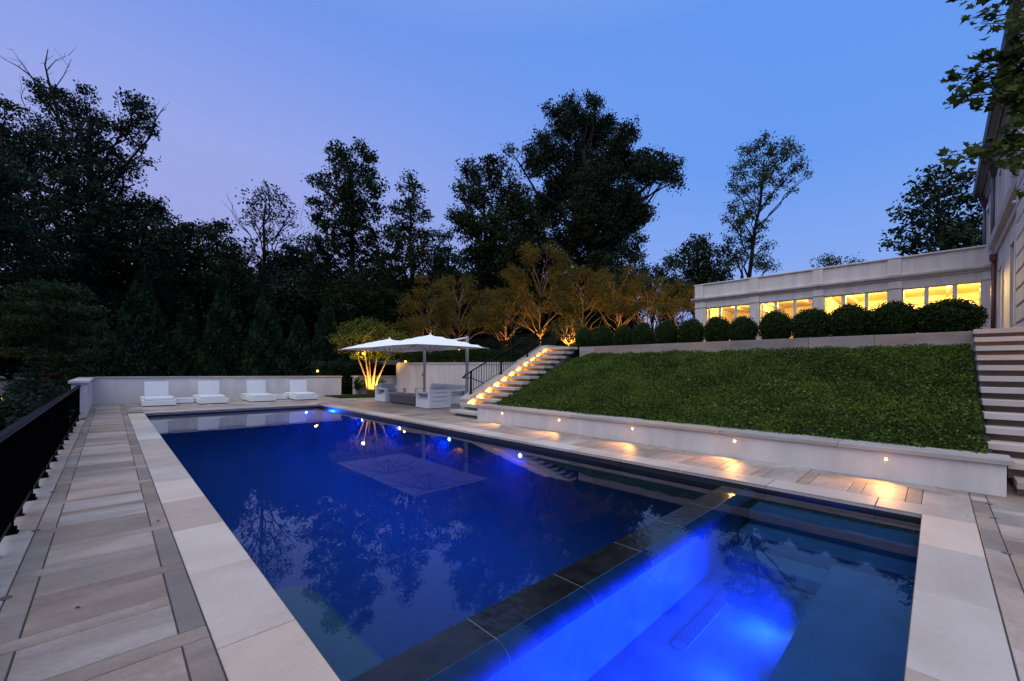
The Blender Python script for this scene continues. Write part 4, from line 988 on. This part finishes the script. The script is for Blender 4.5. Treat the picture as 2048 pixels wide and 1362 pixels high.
    # darker trees deeper in the wood: each one closes a gap low in the tree line
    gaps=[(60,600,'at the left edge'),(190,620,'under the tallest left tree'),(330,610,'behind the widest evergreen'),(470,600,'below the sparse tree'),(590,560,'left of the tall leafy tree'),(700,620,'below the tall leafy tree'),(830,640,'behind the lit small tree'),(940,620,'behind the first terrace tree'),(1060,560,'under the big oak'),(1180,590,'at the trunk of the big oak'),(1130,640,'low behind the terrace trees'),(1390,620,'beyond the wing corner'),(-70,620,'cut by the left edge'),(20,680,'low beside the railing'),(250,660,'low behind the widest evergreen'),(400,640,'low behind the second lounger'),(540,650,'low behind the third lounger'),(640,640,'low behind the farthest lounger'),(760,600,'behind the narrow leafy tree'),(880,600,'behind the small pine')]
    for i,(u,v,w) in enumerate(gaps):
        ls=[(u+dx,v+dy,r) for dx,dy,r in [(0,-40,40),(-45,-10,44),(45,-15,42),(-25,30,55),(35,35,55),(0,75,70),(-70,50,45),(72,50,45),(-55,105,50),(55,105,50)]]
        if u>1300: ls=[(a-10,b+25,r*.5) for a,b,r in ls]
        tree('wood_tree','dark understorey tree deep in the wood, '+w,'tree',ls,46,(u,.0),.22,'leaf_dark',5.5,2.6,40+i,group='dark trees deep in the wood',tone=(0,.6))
trees()
def conifers():
    rng=np.random.default_rng(5); protos=[]
    for s in range(2):
        n=15000
        h=rng.random(n)**1.35; ang=rng.random(n)*2*math.pi
        # feathery sprays: radius follows a cone with lumps
        lump=1+.16*np.sin(ang*5+h*17+s)+.12*np.sin(ang*9-h*31)
        r=(1-h)**.78*lump*np.sqrt(rng.uniform(.45,1.0,n))
        c=np.stack([r*np.cos(ang),r*np.sin(ang),.02+h*.98],1)
        dirs=np.stack([np.cos(ang)*.6,np.sin(ang)*.6,np.full(n,1.1)],1)
        protos.append((c,dirs,rng.random(n)))
    spec=[(205,642,18.5,1.15,'low cone shaped evergreen nearest the railing corner'),(285,535,23,1.75,'tall wide cone evergreen behind the lounger nearest the railing'),(372,628,24,1.3,'shorter cone evergreen behind the second lounger'),(447,548,24,1.35,'slim tall cone evergreen behind the second and third lounger'),(533,572,24,1.4,'cone evergreen behind the third lounger'),(598,632,24.5,1.3,'short cone evergreen between the third and fourth lounger'),(655,596,25,1.35,'cone evergreen behind the fourth lounger'),(715,640,26,1.3,'cone evergreen at the gap between the two walls'),(780,655,27.5,1.4,'cone evergreen behind the lit small tree'),(130,690,22,1.3,'cone evergreen behind the layered tree')]
    for i,(u,v,d,rad,lab) in enumerate(spec):
        c,dirs,tn=protos[i%2]
        p=at(u,v,d); z0=-.35; H=p[2]-z0
        e=empty('evergreen_tree',(p[0],p[1],z0),lab,'evergreen','cone shaped evergreens behind the wall')
        a=i*1.7; rot=np.array([[math.cos(a),-math.sin(a),0],[math.sin(a),math.cos(a),0],[0,0,1]])
        cc=(c@rot.T)*np.array([rad,rad,H])+np.array([p[0],p[1],z0])
        r2=np.random.default_rng(60+i); sz=.20*r2.uniform(.6,1.3,len(cc))
        v_,f_=leafquads(cc,sz,r2,.42,dirs=dirs@rot.T)
        t=np.clip(tn*.8+.25*np.sin(cc[:,2]*3+cc[:,0]*4),0,1)
        npmesh('crown',v_,f_,M['leaf_conifer'],e,t)
        mb=MB(); mb.tube([(p[0],p[1],z0),(p[0],p[1],z0+H*.5),(p[0],p[1],z0+H*.93)],[.11,.07,.015],8); mb.build('trunk',M['bark'],e)
conifers()
def left_plants():
    # layered tree by the railing, amber light below it
    tree('layered_tree','layered green tree beyond the railing with amber light under its branches','tree',
        [(110,575,52,10),(60,588,40,9),(140,590,40,9),(40,615,55,11),(120,615,62,11),(170,620,34,8),(70,645,70,11),(150,650,45,9),(20,668,55,10),(110,680,70,11),(165,685,35,8),(40,705,62,10),(130,715,55,10),(185,705,22,7)],
        13.5,(75,-.35),.09,'leaf_mid',5.2,4.2,31,depth=.55,twigpx=9,k=16,tone=(.1,1),fork=.3,sub=1)
    e=empty('garden_lamp',at(6,800,12.6),'amber garden lamp glowing under the layered tree','garden lamp')
    p=at(6,800,12.6); mb=MB(); mb.lathe(p,[(.03,0),(.035,.05),(.02,.07)],10); mb.build('lens',M['lens_amber'],e); mb=MB(); mb.tube([(p[0],p[1],-.4),(p[0],p[1],p[2])],.015,8); mb.build('stake',M['black_metal'],e)
    lamp('POINT',(p[0],p[1],p[2]+.2),26,AMBER,e,size=.05)
    # young conifer in the dark beyond the railing
    rng=np.random.default_rng(8); p=at(72,740,9.5); z0=-.35
    e=empty('spruce_tree',(p[0],p[1],z0),'young dark spruce beyond the railing','evergreen')
    mb=MB(); H=2.0; mb.tube([(p[0],p[1],z0),(p[0],p[1],z0+H)],[.04,.006],8)
    C=[];D=[]
    for k in range(13):
        z=.15+k*.14; L=(1-z/H)*.85+.06
        for j in range(9):
            a=j*2*math.pi/9+k*.7; q=(p[0]+L*math.cos(a),p[1]+L*math.sin(a),z0+z+.10*L)
            mb.tube([(p[0],p[1],z0+z),q],[.008,.003],4)
            t=rng.random(60); C.append(np.stack([p[0]+t*L*math.cos(a),p[1]+t*L*math.sin(a),z0+z+.1*L*t],1)+rng.normal(size=(60,3))*.018)
            D.append(np.tile([math.cos(a),math.sin(a),.3],(60,1)))
    mb.build('trunk',M['bark'],e)
    C=np.concatenate(C);D=np.concatenate(D)
    v,f=leafquads(C,rng.uniform(.05,.09,len(C)),rng,.22,dirs=D*1.1); npmesh('crown',v,f,M['leaf_conifer'],e,rng.random(len(C))*.8)
    # shrubs close outside the railing
    for i,(u,v_,d,r,lab) in enumerate([(20,800,7.5,.75,'dark shrub outside the railing, close to the left edge'),(72,772,11,.7,'dark shrub outside the railing, next to the square wall end'),(-30,900,5.5,.7,'dark shrub outside the railing, lowest in the picture')]):
        p=at(u,v_,d); e=empty('shrub',(p[0],p[1],-.35),lab,'shrub','dark shrubs outside the railing')
        r2=np.random.default_rng(90+i); L=[(p[0]+r2.uniform(-.5,.5),p[1]+r2.uniform(-.5,.5),p[2]-.35+r2.uniform(-.3,.3),r*.6,r*.6,r*.5,700) for _ in range(7)]
        c,tw=lobe_points(L,1,r2,.07,8); v,f=leafquads(c,r2.uniform(.05,.09,len(c)),r2); npmesh('crown',v,f,M['leaf_dark'],e,r2.random(len(c)))
        mb=MB()
        for l in L: mb.tube([(p[0],p[1],-.35),(l[0],l[1],l[2])],[.02,.006],5)
        mb.build('stem',M['bark'],e)
left_plants()
def grove():
    # small trees on the upper terrace, each lit from a spot in the ground
    T=[(918,545,722,21,95,'umbrella trees nearest','lit terrace tree with a forked trunk just behind the umbrellas',1.6),
       (1012,575,692,27,85,'','low spreading lit terrace tree left of the stair top',1.95),
       (1080,492,692,24,105,'','tallest lit terrace tree with staked trunk behind the stair top',2.0),
       (1165,532,668,26,85,'','lit terrace tree right of the staked one',2.05),
       (1236,540,660,30,80,'','lit terrace tree behind the first boxwoods',2.05),
       (1296,556,655,28,75,'','lit terrace tree behind the middle boxwoods',2.05),
       (1365,570,650,31,65,'','lit terrace tree nearest the wing',2.05),
       (1140,640,690,19,48,'','lowest lit terrace tree with twisted limbs beside the stair top',2.05),
       (860,560,720,27,85,'','dim brown terrace tree farthest toward the loungers',1.8)]
    for i,(u,vt,vb,d,w,_,lab,z0) in enumerate(T):
        rg=random.Random(200+i); H=vb-vt
        ls=[]
        for k in range(11):
            t=k/10; yy=vb-H*(.36+.60*t); ww=w*(1-.72*t**1.6)
            for s_ in (-1,1): ls.append((u+s_*ww*rg.uniform(.25,.95),yy+rg.uniform(-8,8),w*.26*(1-.45*t),w*.15*(1-.3*t)))
        e=tree('terrace_tree',lab,'tree',ls,d,(u,z0),.07*d/24,'leaf_grove',3.5,1.8,210+i,barkm='grove_bark',group='lit small trees on the upper terrace',depth=.9,k=9,twigpx=9,sub=1,trunk_top=(u,vb-H*.62),fork=.28)
        b=at(u,HY,d); a=at(u-9,HY,d-.45); 
        e2=empty('ground_spot',(a[0],a[1],z0+.12),'amber ground spot below the '+lab.replace('with a forked trunk ','').replace('with staked trunk ','').replace('with twisted limbs ',''),'garden lamp','ground spots under the terrace trees')
        mb=MB(); mb.lathe((a[0],a[1],z0-.02),[(.05,0),(.06,.12),(.05,.13)],10); mb.build('housing',M['black_metal'],e2)
        mb=MB(); mb.lathe((a[0],a[1],z0+.112),[(.04,0),(.035,.006)],10); mb.build('lens',M['lens_amber'],e2)
        en=GROVEW*(d/24)**2*(.5 if i in(8,) else (.6 if i==7 else 1))
        lamp('SPOT',(a[0],a[1],z0+.2),en,GOLD,e2,(b[0],b[1],z0+2.6),.05,105,.7)
GROVEW=720
grove()
def crape():
    e=empty('multistem_tree',(9.1,19.35,0),'many stemmed tree lit golden beside the small lawn','tree')
    rg=random.Random(5); rng=np.random.default_rng(5); mb=MB()
    stems=[((9.08,19.4),(8.55,19.5,2.0),(8.1,19.7,2.7)),((9.1,19.35),(8.85,19.2,1.7),(8.7,19.4,2.9)),((9.16,19.35),(9.0,19.6,1.9),(9.25,19.5,3.0)),((9.22,19.35),(9.45,19.3,1.8),(9.6,19.1,2.9)),((9.28,19.35),(9.5,19.5,1.6),(9.95,19.7,2.7)),((9.34,19.3),(9.9,19.2,1.75),(10.3,19.3,2.4)),((9.2,19.4),(9.3,19.8,1.8),(9.4,20.2,2.7))]
    tips=[]
    for (b,m,t) in stems:
        pts=[Vector((b[0],b[1],-.02)),Vector((b[0]+(m[0]-b[0])*.25,b[1]+(m[1]-b[1])*.2,m[2]*.42)),Vector(m).lerp(Vector((b[0],b[1],0)),.15),Vector(m),Vector(t)]
        mb.tube(pts,[.05,.042,.034,.026,.012],8)
        for k in range(5):
            a=pts[3].lerp(pts[4],rg.random()); q=a+Vector((rg.uniform(-.6,.6),rg.uniform(-.6,.6),rg.uniform(.1,.7))); branch(mb,a,q,.014,.005,rg,3,.08); tips.append(q)
    mb.build('trunk',M['crape_bark'],e,smooth=True)
    L=[]
    for (u,v,r,rv) in [(700,655,26,14),(735,648,34,14),(765,660,30,14),(680,680,24,13),(720,675,40,16),(762,680,40,16),(800,672,30,13),(700,697,36,10),(745,700,44,12),(790,695,30,10),(735,715,38,6),(712,712,20,6),(770,712,22,6),(815,690,18,8)]:
        d=20.4+rg.uniform(-.7,.7); p=at(u,v,d); s=d/FPX; L.append((p[0],p[1],p[2],r*s,r*s,rv*s,2.1*math.pi*r*rv/(4*4*.31)))
    c,tw=lobe_points(L,1,rng,.10,7); v,f=leafquads(c,.10*rng.uniform(.7,1.3,len(c)),rng); npmesh('crown',v,f,M['leaf_crape'],e,rng.random(len(c)))
    # hanging lamp and ground lamps
    e2=empty('tree_lamp',(8.65,19.15,2.02),'small golden lamp hung in the many stemmed tree','garden lamp')
    mb=MB(); mb.lathe((8.65,19.1,1.98),[(.012,0),(.036,.02),(.036,.05),(.012,.07)],12); mb.build('lens',M['lens_amber'],e2); mb=MB(); mb.tube([(8.65,19.1,2.05),(8.65,19.12,2.3)],.006,5); mb.build('cord',M['black_metal'],e2)
    lamp('POINT',(8.65,18.98,2.02),40,WARM,e2,size=.04)
    e2=empty('ground_spot',(9.2,18.9,.05),'amber ground spot at the foot of the many stemmed tree','garden lamp','ground spots at the many stemmed tree')
    mb=MB(); mb.lathe((9.2,18.85,0),[(.04,0),(.05,.06),(.04,.07)],10); mb.build('housing',M['black_metal'],e2)
    lamp('SPOT',(9.2,18.8,.10),560,(1,.58,.11),e2,(9.2,19.35,1.7),.04,110,.7)
    # lamps on the walls' tops
    for (p,lab) in [((11.0,19.25,1.62),'small amber lamp on the corner of the tall patio wall'),((7.0,20.3,1.10),'tiny amber lamp in the evergreens above the lounger wall'),((13.6,13.6,1.75),'tiny amber lamp behind the umbrella on the terrace edge')]:
        e2=empty('garden_lamp',p,lab,'garden lamp')
        mb=MB(); mb.lathe(p,[(.03,.02),(.045,.05),(.045,.09),(.02,.11)],10); mb.build('lens',M['lens_amber'],e2)
        mb=MB(); mb.tube([(p[0],p[1],p[2]-.3),(p[0],p[1],p[2]+.02)],.012,6); mb.build('stake',M['black_metal'],e2)
        lamp('POINT',(p[0]-.1,p[1]-.12,p[2]+.08),7,AMBER,e2,size=.04)
crape()
def hedges():
    # clipped boxwood balls
    rng=np.random.default_rng(4); protos=[]
    ico=[]
    for s in range(3):
        n=13000; d=rng.normal(size=(n,3)); d/=np.linalg.norm(d,axis=1)[:,None]
        lump=1+.035*np.sin(d[:,0]*5+s)+.03*np.sin(d[:,1]*7+s*2)+.03*np.sin(d[:,2]*6)
        r=lump*rng.uniform(.62,1.03,n); sp=rng.random(n)<.10; r[sp]=rng.uniform(.98,1.13,sp.sum())
        c=d*r[:,None]; c[:,2]=np.where(c[:,2]<-.85,-.85,c[:,2])
        v,f=leafquads(c,rng.uniform(.08,.14,n),rng,.65)
        # a dark core that blocks light is added below, with the stems
        protos.append((v,f,rng.random(n)))
    spec=[(1168,657,38),(1207,652,40),(1246,650,42),(1285,645,46),(1333,641,52),(1382,638,56),(1434,633,56),(1485,633,60),(1550,622,66),(1621,617,76),(1697,610,86),(1785,604,100),(1894,599,116)]
    nm=['first','second','third','fourth','fifth','sixth','seventh','eighth','ninth','tenth','eleventh','twelfth','last and largest']
    first=[None]*3
    for i,(u,vt,w) in enumerate(spec):
        # stands on the ground behind the wall: x fixed
        ray=at(u,HY,1.)-np.array([0,0,CAMH]); X=11.9; d=X/ray[0]; p=ray*d
        rw=w/2/FPX*d*.85; zt=at(u,vt,d)[2]; rz=(zt-ZT)/1.86
        e=empty('boxwood',(p[0],p[1],ZT-.02),'%s clipped boxwood in the row counting from the garden steps'%nm[i],'shrub','clipped boxwoods on the upper wall')
        k=i%3
        if first[k] is None:
            v,f,t=protos[k]; o=npmesh('foliage',v,f,M['leaf_box'],e,t); o.matrix_parent_inverse=Matrix.Identity(4); first[k]=o
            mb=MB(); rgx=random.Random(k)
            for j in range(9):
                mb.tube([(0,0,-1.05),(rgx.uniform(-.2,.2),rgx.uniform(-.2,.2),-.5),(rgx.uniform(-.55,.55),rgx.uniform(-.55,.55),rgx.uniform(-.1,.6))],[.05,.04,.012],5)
            mb.lathe((0,0,-.60),[(.2,.06),(.42,.22),(.50,.6),(.38,.95),(.12,1.08)],10)  # dark solid core inside the leaves, added to block light
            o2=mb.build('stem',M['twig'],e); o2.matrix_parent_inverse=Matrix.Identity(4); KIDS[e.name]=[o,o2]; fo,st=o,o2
            first[k]=(o,o2)
        else:
            fo=first[k][0].copy(); COL.objects.link(fo); fo.parent=e; fo.matrix_parent_inverse=Matrix.Identity(4)
            st=first[k][1].copy(); COL.objects.link(st); st.parent=e; st.matrix_parent_inverse=Matrix.Identity(4)
        for q in (fo,st):
            q.location=(0,0,rz*.86); q.scale=(rw,rw,rz); q.rotation_euler=(0,0,i*1.3)
    # continuous low hedge behind the tall wall
    rng=np.random.default_rng(44); e=empty('low_hedge',(12.5,15,1.5),'long dark clipped hedge above the tall patio wall','hedge')
    n=26000; t=rng.random(n); A=np.array([11.35,20.2]);B=np.array([13.3,9.9]); nrm=np.array([.98,.19])
    off=rng.uniform(-.35,.35,n); z=rng.random(n)**.6
    c=np.stack([A[0]+(B[0]-A[0])*t+nrm[0]*off,A[1]+(B[1]-A[1])*t+nrm[1]*off,1.5+z*(.72+.06*np.sin(t*40)+.05*np.sin(t*97))],1)
    v,f=leafquads(c,rng.uniform(.05,.09,n),rng,.6); npmesh('foliage',v,f,M['leaf_box'],e,rng.random(n))
    # taller dark hedge before the gap and on the terrace back
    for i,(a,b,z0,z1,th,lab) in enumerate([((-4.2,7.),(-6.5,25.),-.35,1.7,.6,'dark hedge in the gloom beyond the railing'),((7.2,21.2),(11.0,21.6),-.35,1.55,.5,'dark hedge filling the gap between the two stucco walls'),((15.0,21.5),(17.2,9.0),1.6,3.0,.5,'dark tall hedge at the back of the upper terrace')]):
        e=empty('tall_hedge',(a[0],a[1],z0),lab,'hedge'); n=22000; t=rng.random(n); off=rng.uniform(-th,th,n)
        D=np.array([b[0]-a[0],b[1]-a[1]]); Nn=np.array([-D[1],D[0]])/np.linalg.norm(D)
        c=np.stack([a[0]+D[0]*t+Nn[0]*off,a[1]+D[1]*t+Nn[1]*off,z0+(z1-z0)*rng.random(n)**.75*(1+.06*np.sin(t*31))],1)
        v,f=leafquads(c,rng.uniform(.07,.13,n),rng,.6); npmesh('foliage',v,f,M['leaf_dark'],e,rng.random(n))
    # two shrubs before the side wall
    for i,(x,y,r,lab) in enumerate([(9.95,19.5,.34,'rounded green shrub before the low side wall, next to the tall wall'),(8.75,19.62,.28,'small green shrub before the end of the low side wall')]):
        e=empty('shrub',(x,y,0),lab,'shrub','shrubs before the side wall')
        L=[(x+rng.uniform(-.2,.2),y+rng.uniform(-.12,.12),.25+rng.uniform(0,.45),r*.6,r*.5,r*.7,420) for _ in range(5)]
        c,tw=lobe_points(L,1,rng,.04,7); c[:,2]=np.abs(c[:,2]); v,f=leafquads(c,rng.uniform(.04,.07,len(c)),rng); npmesh('foliage',v,f,M['leaf_mid'],e,rng.random(len(c)))
        mb=MB()
        for l in L: mb.tube([(x,y,0),(l[0],l[1],l[2])],[.012,.005],5)
        mb.build('stem',M['bark'],e)
hedges()
def groundcover():
    rng=np.random.default_rng(9); n=190000
    x=rng.uniform(7.08,11.12,n); y=rng.uniform(-.40,8.38,n)
    # denser in front where it shows larger
    zb=.24+(x-7.1)*(1.75-.24)/(11.13-7.1)
    hump=.025*np.sin(x*3.1+1.3*np.sin(y*2.2))+.022*np.sin(y*4.3+x*1.7)+.022*np.sin(y*9.1-x*6.3)+.02*np.sin(x*13+y*3)+.014*np.sin(x*27-y*19)
    hump*=.5; z=zb+.085+hump-.10*np.clip((y-7.6)/.7,0,1)+.02*np.clip((11.1-x)/1.0,0,1)+rng.uniform(-.05,.05,n)
    c=np.stack([x,y,z],1)
    a=rng.normal(size=(n,3))*.55+np.array([-.55,0,-.25]); 
    v,f=leafquads(c,rng.uniform(.020,.048,n),rng,.7,dirs=a*.9)
    patch=.5+.5*np.sin(x*2.3+np.sin(y*1.9)*1.5)*np.sin(y*1.6+np.sin(x*1.1))
    p2=np.sin(x*5.3+2*np.sin(y*3.1))*np.sin(y*4.7+1.5*np.sin(x*2.9)); t=np.clip(rng.normal(.34,.18,n)+.20*(patch-.5)+.08*p2+hump*2.4,0,1); t[rng.random(n)<.04]=1  # lit humps and shaded hollows put into the leaf tone, plus random patches
    o=npmesh('ground_cover',v,f,M['leaf_ivy'],None,t); tag(o,kind='stuff')
    # small lawn beside the side wall
    m=9000; xx=rng.uniform(7.1,10.4,m); yy=rng.uniform(17.6,19.85,m); k=(yy>17.86-(xx-7.14)*.20)&(xx<8.6+(yy-17.5)*.9)
    xx,yy=xx[k],yy[k]; m=len(xx); b=np.stack([xx,yy,np.full(m,.003)],1); w=rng.uniform(.006,.012,m)[:,None]; an=rng.random(m)*6.28
    s=np.stack([np.cos(an),np.sin(an),np.zeros(m)],1); tip=b+rng.normal(size=(m,3))*.02+np.array([0,0,.05]); 
    v=np.stack([b-s*w,b+s*w,tip],1).reshape(-1,3); o=npmesh('lawn_grass',v,np.arange(3*m).reshape(m,3),M['grass'],None,rng.random(m)); tag(o,kind='stuff')
    mb=MB(); mb.add([(7.14,17.86,.0025),(8.61,17.54,.0025),(10.55,19.6,.0025),(10.55,19.85,.0025),(7.14,19.8,.0025)],[(0,1,2,3,4)]); o=mb.build('lawn',M['lawn_soil']); tag(o,kind='structure')
groundcover()
def litter():
    rng=np.random.default_rng(21); n=46
    x=np.concatenate([rng.uniform(5.5,6.8,26),rng.uniform(-.3,.69,10),rng.uniform(6,9,10)]); y=np.concatenate([rng.uniform(-.3,8,26),rng.uniform(2,12,10),rng.uniform(8.5,15,10)])
    c=np.stack([x,y,np.full(n,.006)],1); a=rng.normal(size=(n,3))*np.array([1,1,.12]); a/=np.linalg.norm(a,axis=1)[:,None]
    b=np.cross(a,np.array([0,0,1.])); s_=rng.uniform(.008,.018,n)[:,None]
    v=np.stack([c-a*s_,c+b*s_*.5,c+a*s_,c-b*s_*.5],1).reshape(-1,3)
    o=npmesh('fallen_leaves',v,np.arange(4*n).reshape(n,4),M['dry_leaf'],None,rng.random(n)); tag(o,kind='stuff')
litter()
def maple():
    # overhanging branches of a maple whose trunk stands right of the frame
    rg=random.Random(12); rng=np.random.default_rng(12)
    e=empty('maple_tree',(9.4,-2.9,0),'near maple branches with lobed leaves hanging in at the upper right','tree')
    mb=MB(); T=Vector((9.4,-2.9,0)); mb.tube([T,(9.35,-2.85,2.5),(9.2,-2.7,5.0),(9.3,-2.9,7.5),(9.2,-2.8,9)],[.2,.17,.14,.1,.05],10)
    sprays=[# (start px, tip px, depth, leaf count)
      ((2120,10),(1905,-10),5.0,40),((2120,60),(1962,48),5.1,22),((2100,25),(1930,38),5.0,26),((2120,-30),(1960,-40),5.0,30),((2100,80),(2010,45),4.9,18),
      ((2130,150),(1990,110),5.2,46),((2120,170),(1945,105),5.1,34),((2110,165),(1888,146),5.1,48),((2120,185),(1940,170),5.2,40),((2110,190),(1896,196),5.1,40),((2110,150),(2040,70),5.1,26),((2100,200),(1945,205),5.0,30),((2100,160),(2000,150),5.4,60),((2110,190),(2005,195),5.4,60),((2100,120),(2010,105),5.2,36),((2100,230),(2030,215),5.0,34),
      ((2110,300),(1885,312),5.1,44),((2110,290),(1950,300),5.1,44),((2110,270),(2010,285),5.2,44),((2110,310),(2005,328),5.1,24),((2110,240),(2025,245),5.2,34),((2110,340),(2020,262),5.2,30),((2110,370),(2040,385),5.0,10),((2110,200),(2020,180),5.2,40)]
    V=[];F=[];Tn=[]
    prof=[(0,-.5),(.10,-.30),(.42,-.36),(.30,-.12),(.52,.10),(.26,.12),(.16,.30),(0,.55),(-.16,.30),(-.26,.12),(-.52,.10),(-.30,-.12),(-.42,-.36),(-.10,-.30)]
    for (a,b,d,n) in sprays:
        pa=Vector(at(a[0],a[1],d+rg.uniform(.2,.6))); pb=Vector(at(b[0],b[1],d+rg.uniform(-.25,.25)))
        hub=Vector((9.2,-2.7,5.0+rg.uniform(-1,1.2)))
        q=pa.lerp(pb,.5)+Vector((rg.uniform(-.05,.05),rg.uniform(-.05,.05),.05))
        mb.tube([hub,pa.lerp(hub,.3),pa,q,pb],[.03,.02,.012,.008,.003],5)
        for i in range(int(n*1.7)):
            t=rg.random()**.75; c=pa.lerp(q,t*2) if t<.5 else q.lerp(pb,t*2-1)
            sp=.16*(1.15-t)+.03
            c=c+Vector((rg.gauss(0,sp*.7),rg.gauss(0,sp*.7),rg.gauss(-.02,sp*.55)))
            s=rg.uniform(.085,.145)
            ax=(pb-pa).normalized()+Vector((rg.gauss(0,.5),rg.gauss(0,.5),rg.gauss(-.35,.4))); ax.normalize()
            nn=Vector((rg.gauss(-.45,.55),rg.gauss(-.35,.55),.75)); bx=ax.cross(nn).normalized(); nz=bx.cross(ax)
            k0=len(V)
            for (x,y) in prof: V.append(tuple(c+bx*(x*s)+ax*(y*s)+nz*(abs(x)*.25*s)))
            F.append(tuple(range(k0,k0+14))); Tn.append(rg.random()*.8+(.2 if rg.random()<.1 else 0))
    r2=np.random.default_rng(77)
    L=[(9.2+r2.uniform(-1.6,1.6),-4.2+r2.uniform(-1.4,.9),7.2+r2.uniform(-1.4,2.2),1.3,1.3,.9,520) for _ in range(12)]  # unseen crown lobes outside the frame, added to shade the right coping
    for l in L: branch(mb,(9.25,-2.8,5.5),l[:3],.05,.015,rg,4,.06)
    c,tw=lobe_points(L,1,r2,.16,8); v,f=leafquads(c,r2.uniform(.10,.17,len(c)),r2,.8); npmesh('crown',v,f,M['leaf_maple'],e,r2.random(len(c)))
    mb.build('trunk',M['bark'],e,smooth=True)
    lf=MB(); lf.v=V; lf.f=F; lf.m=[0]*len(F); lf.t=Tn; lf.build('leaves',M['leaf_maple'],e)
maple()
# ================================================================== SKY, CAMERA, RENDER
def sky():
    w=bpy.data.worlds.new('World'); sc.world=w; w.use_nodes=True; nt=w.node_tree; L=nt.links
    bg=nt.nodes['Background']; out=nt.nodes['World Output']
    tc=N(nt,'ShaderNodeTexCoord'); nrm=N(nt,'ShaderNodeVectorMath',operation='NORMALIZE'); L.new(tc.outputs['Generated'],nrm.inputs[0])
    sep=N(nt,'ShaderNodeSeparateXYZ'); L.new(nrm.outputs[0],sep.inputs[0])
    # dusk gradient away from the afterglow: elevation, then azimuth
    cl=ramp(nt,sep.outputs[2],[(0,(.30,.30,.58)),(.22,(.335,.37,.74)),(.40,(.32,.385,.80)),(.62,(.17,.30,.82)),(1,(.42,.50,.80))])
    cr=ramp(nt,sep.outputs[2],[(0,(.27,.38,.80)),(.20,(.235,.39,.87)),(.40,(.135,.325,.87)),(.62,(.12,.31,.86)),(1,(.42,.50,.80))])
    da=N(nt,'ShaderNodeVectorMath',operation='DOT_PRODUCT'); L.new(nrm.outputs[0],da.inputs[0]); da.inputs[1].default_value=tuple(RT)
    mr=N(nt,'ShaderNodeMapRange'); mr.interpolation_type='SMOOTHSTEP'; L.new(da.outputs['Value'],mr.inputs[0]); mr.inputs[1].default_value=-.65; mr.inputs[2].default_value=.55
    mx=N(nt,'ShaderNodeMix',data_type='RGBA'); L.new(mr.outputs[0],mx.inputs[0]); L.new(cl,mx.inputs[6]); L.new(cr,mx.inputs[7])
    # afterglow behind the viewpoint, high and warm
    g=Vector((-.42,-.22,.88)).normalized()
    dg=N(nt,'ShaderNodeVectorMath',operation='DOT_PRODUCT'); L.new(nrm.outputs[0],dg.inputs[0]); dg.inputs[1].default_value=tuple(g)
    m2=N(nt,'ShaderNodeMapRange'); m2.interpolation_type='SMOOTHSTEP'; L.new(dg.outputs['Value'],m2.inputs[0]); m2.inputs[1].default_value=.52; m2.inputs[2].default_value=.95
    mg=N(nt,'ShaderNodeMix',data_type='RGBA'); L.new(m2.outputs[0],mg.inputs[0]); L.new(mx.outputs[2],mg.inputs[6]); mg.inputs[7].default_value=(1.66,1.70,1.88,1)
    # physical twilight sky underneath
    st=N(nt,'ShaderNodeTexSky',sky_type='NISHITA'); st.sun_disc=False; st.sun_elevation=R(1.0); st.sun_rotation=R(219); st.altitude=50
    ad=N(nt,'ShaderNodeMix',data_type='RGBA',blend_type='ADD'); ad.inputs[0].default_value=.012; L.new(mg.outputs[2],ad.inputs[6]); L.new(st.outputs[0],ad.inputs[7])
    L.new(ad.outputs[2],bg.inputs[0]); bg.inputs[1].default_value=SKYW
SKYW=1.0
sky()
cam=bpy.data.cameras.new('camera'); co=bpy.data.objects.new('camera',cam); COL.objects.link(co); sc.camera=co
cam.sensor_fit='HORIZONTAL'; cam.sensor_width=36; cam.lens=FPX/2048*36; cam.shift_y=(HY-681)/2048; cam.clip_end=2000; cam.clip_start=.05
co.matrix_world=Matrix.Translation((0,0,CAMH))@Matrix.Rotation(-YAW,4,'Z')@Matrix.Rotation(R(90),4,'X')@Matrix.Rotation(ROLL,4,'Z')
sc.view_settings.view_transform='Standard'; sc.view_settings.look='None'; sc.view_settings.exposure=0; sc.view_settings.gamma=1
sc.render.engine='CYCLES'
c=sc.cycles; c.use_denoising=True; c.max_bounces=8; c.diffuse_bounces=3; c.glossy_bounces=4; c.transmission_bounces=6; c.transparent_max_bounces=12
c.sample_clamp_indirect=4; c.caustics_reflective=False; c.caustics_refractive=False; c.blur_glossy=.3
try: c.use_light_tree=True
except Exception: pass
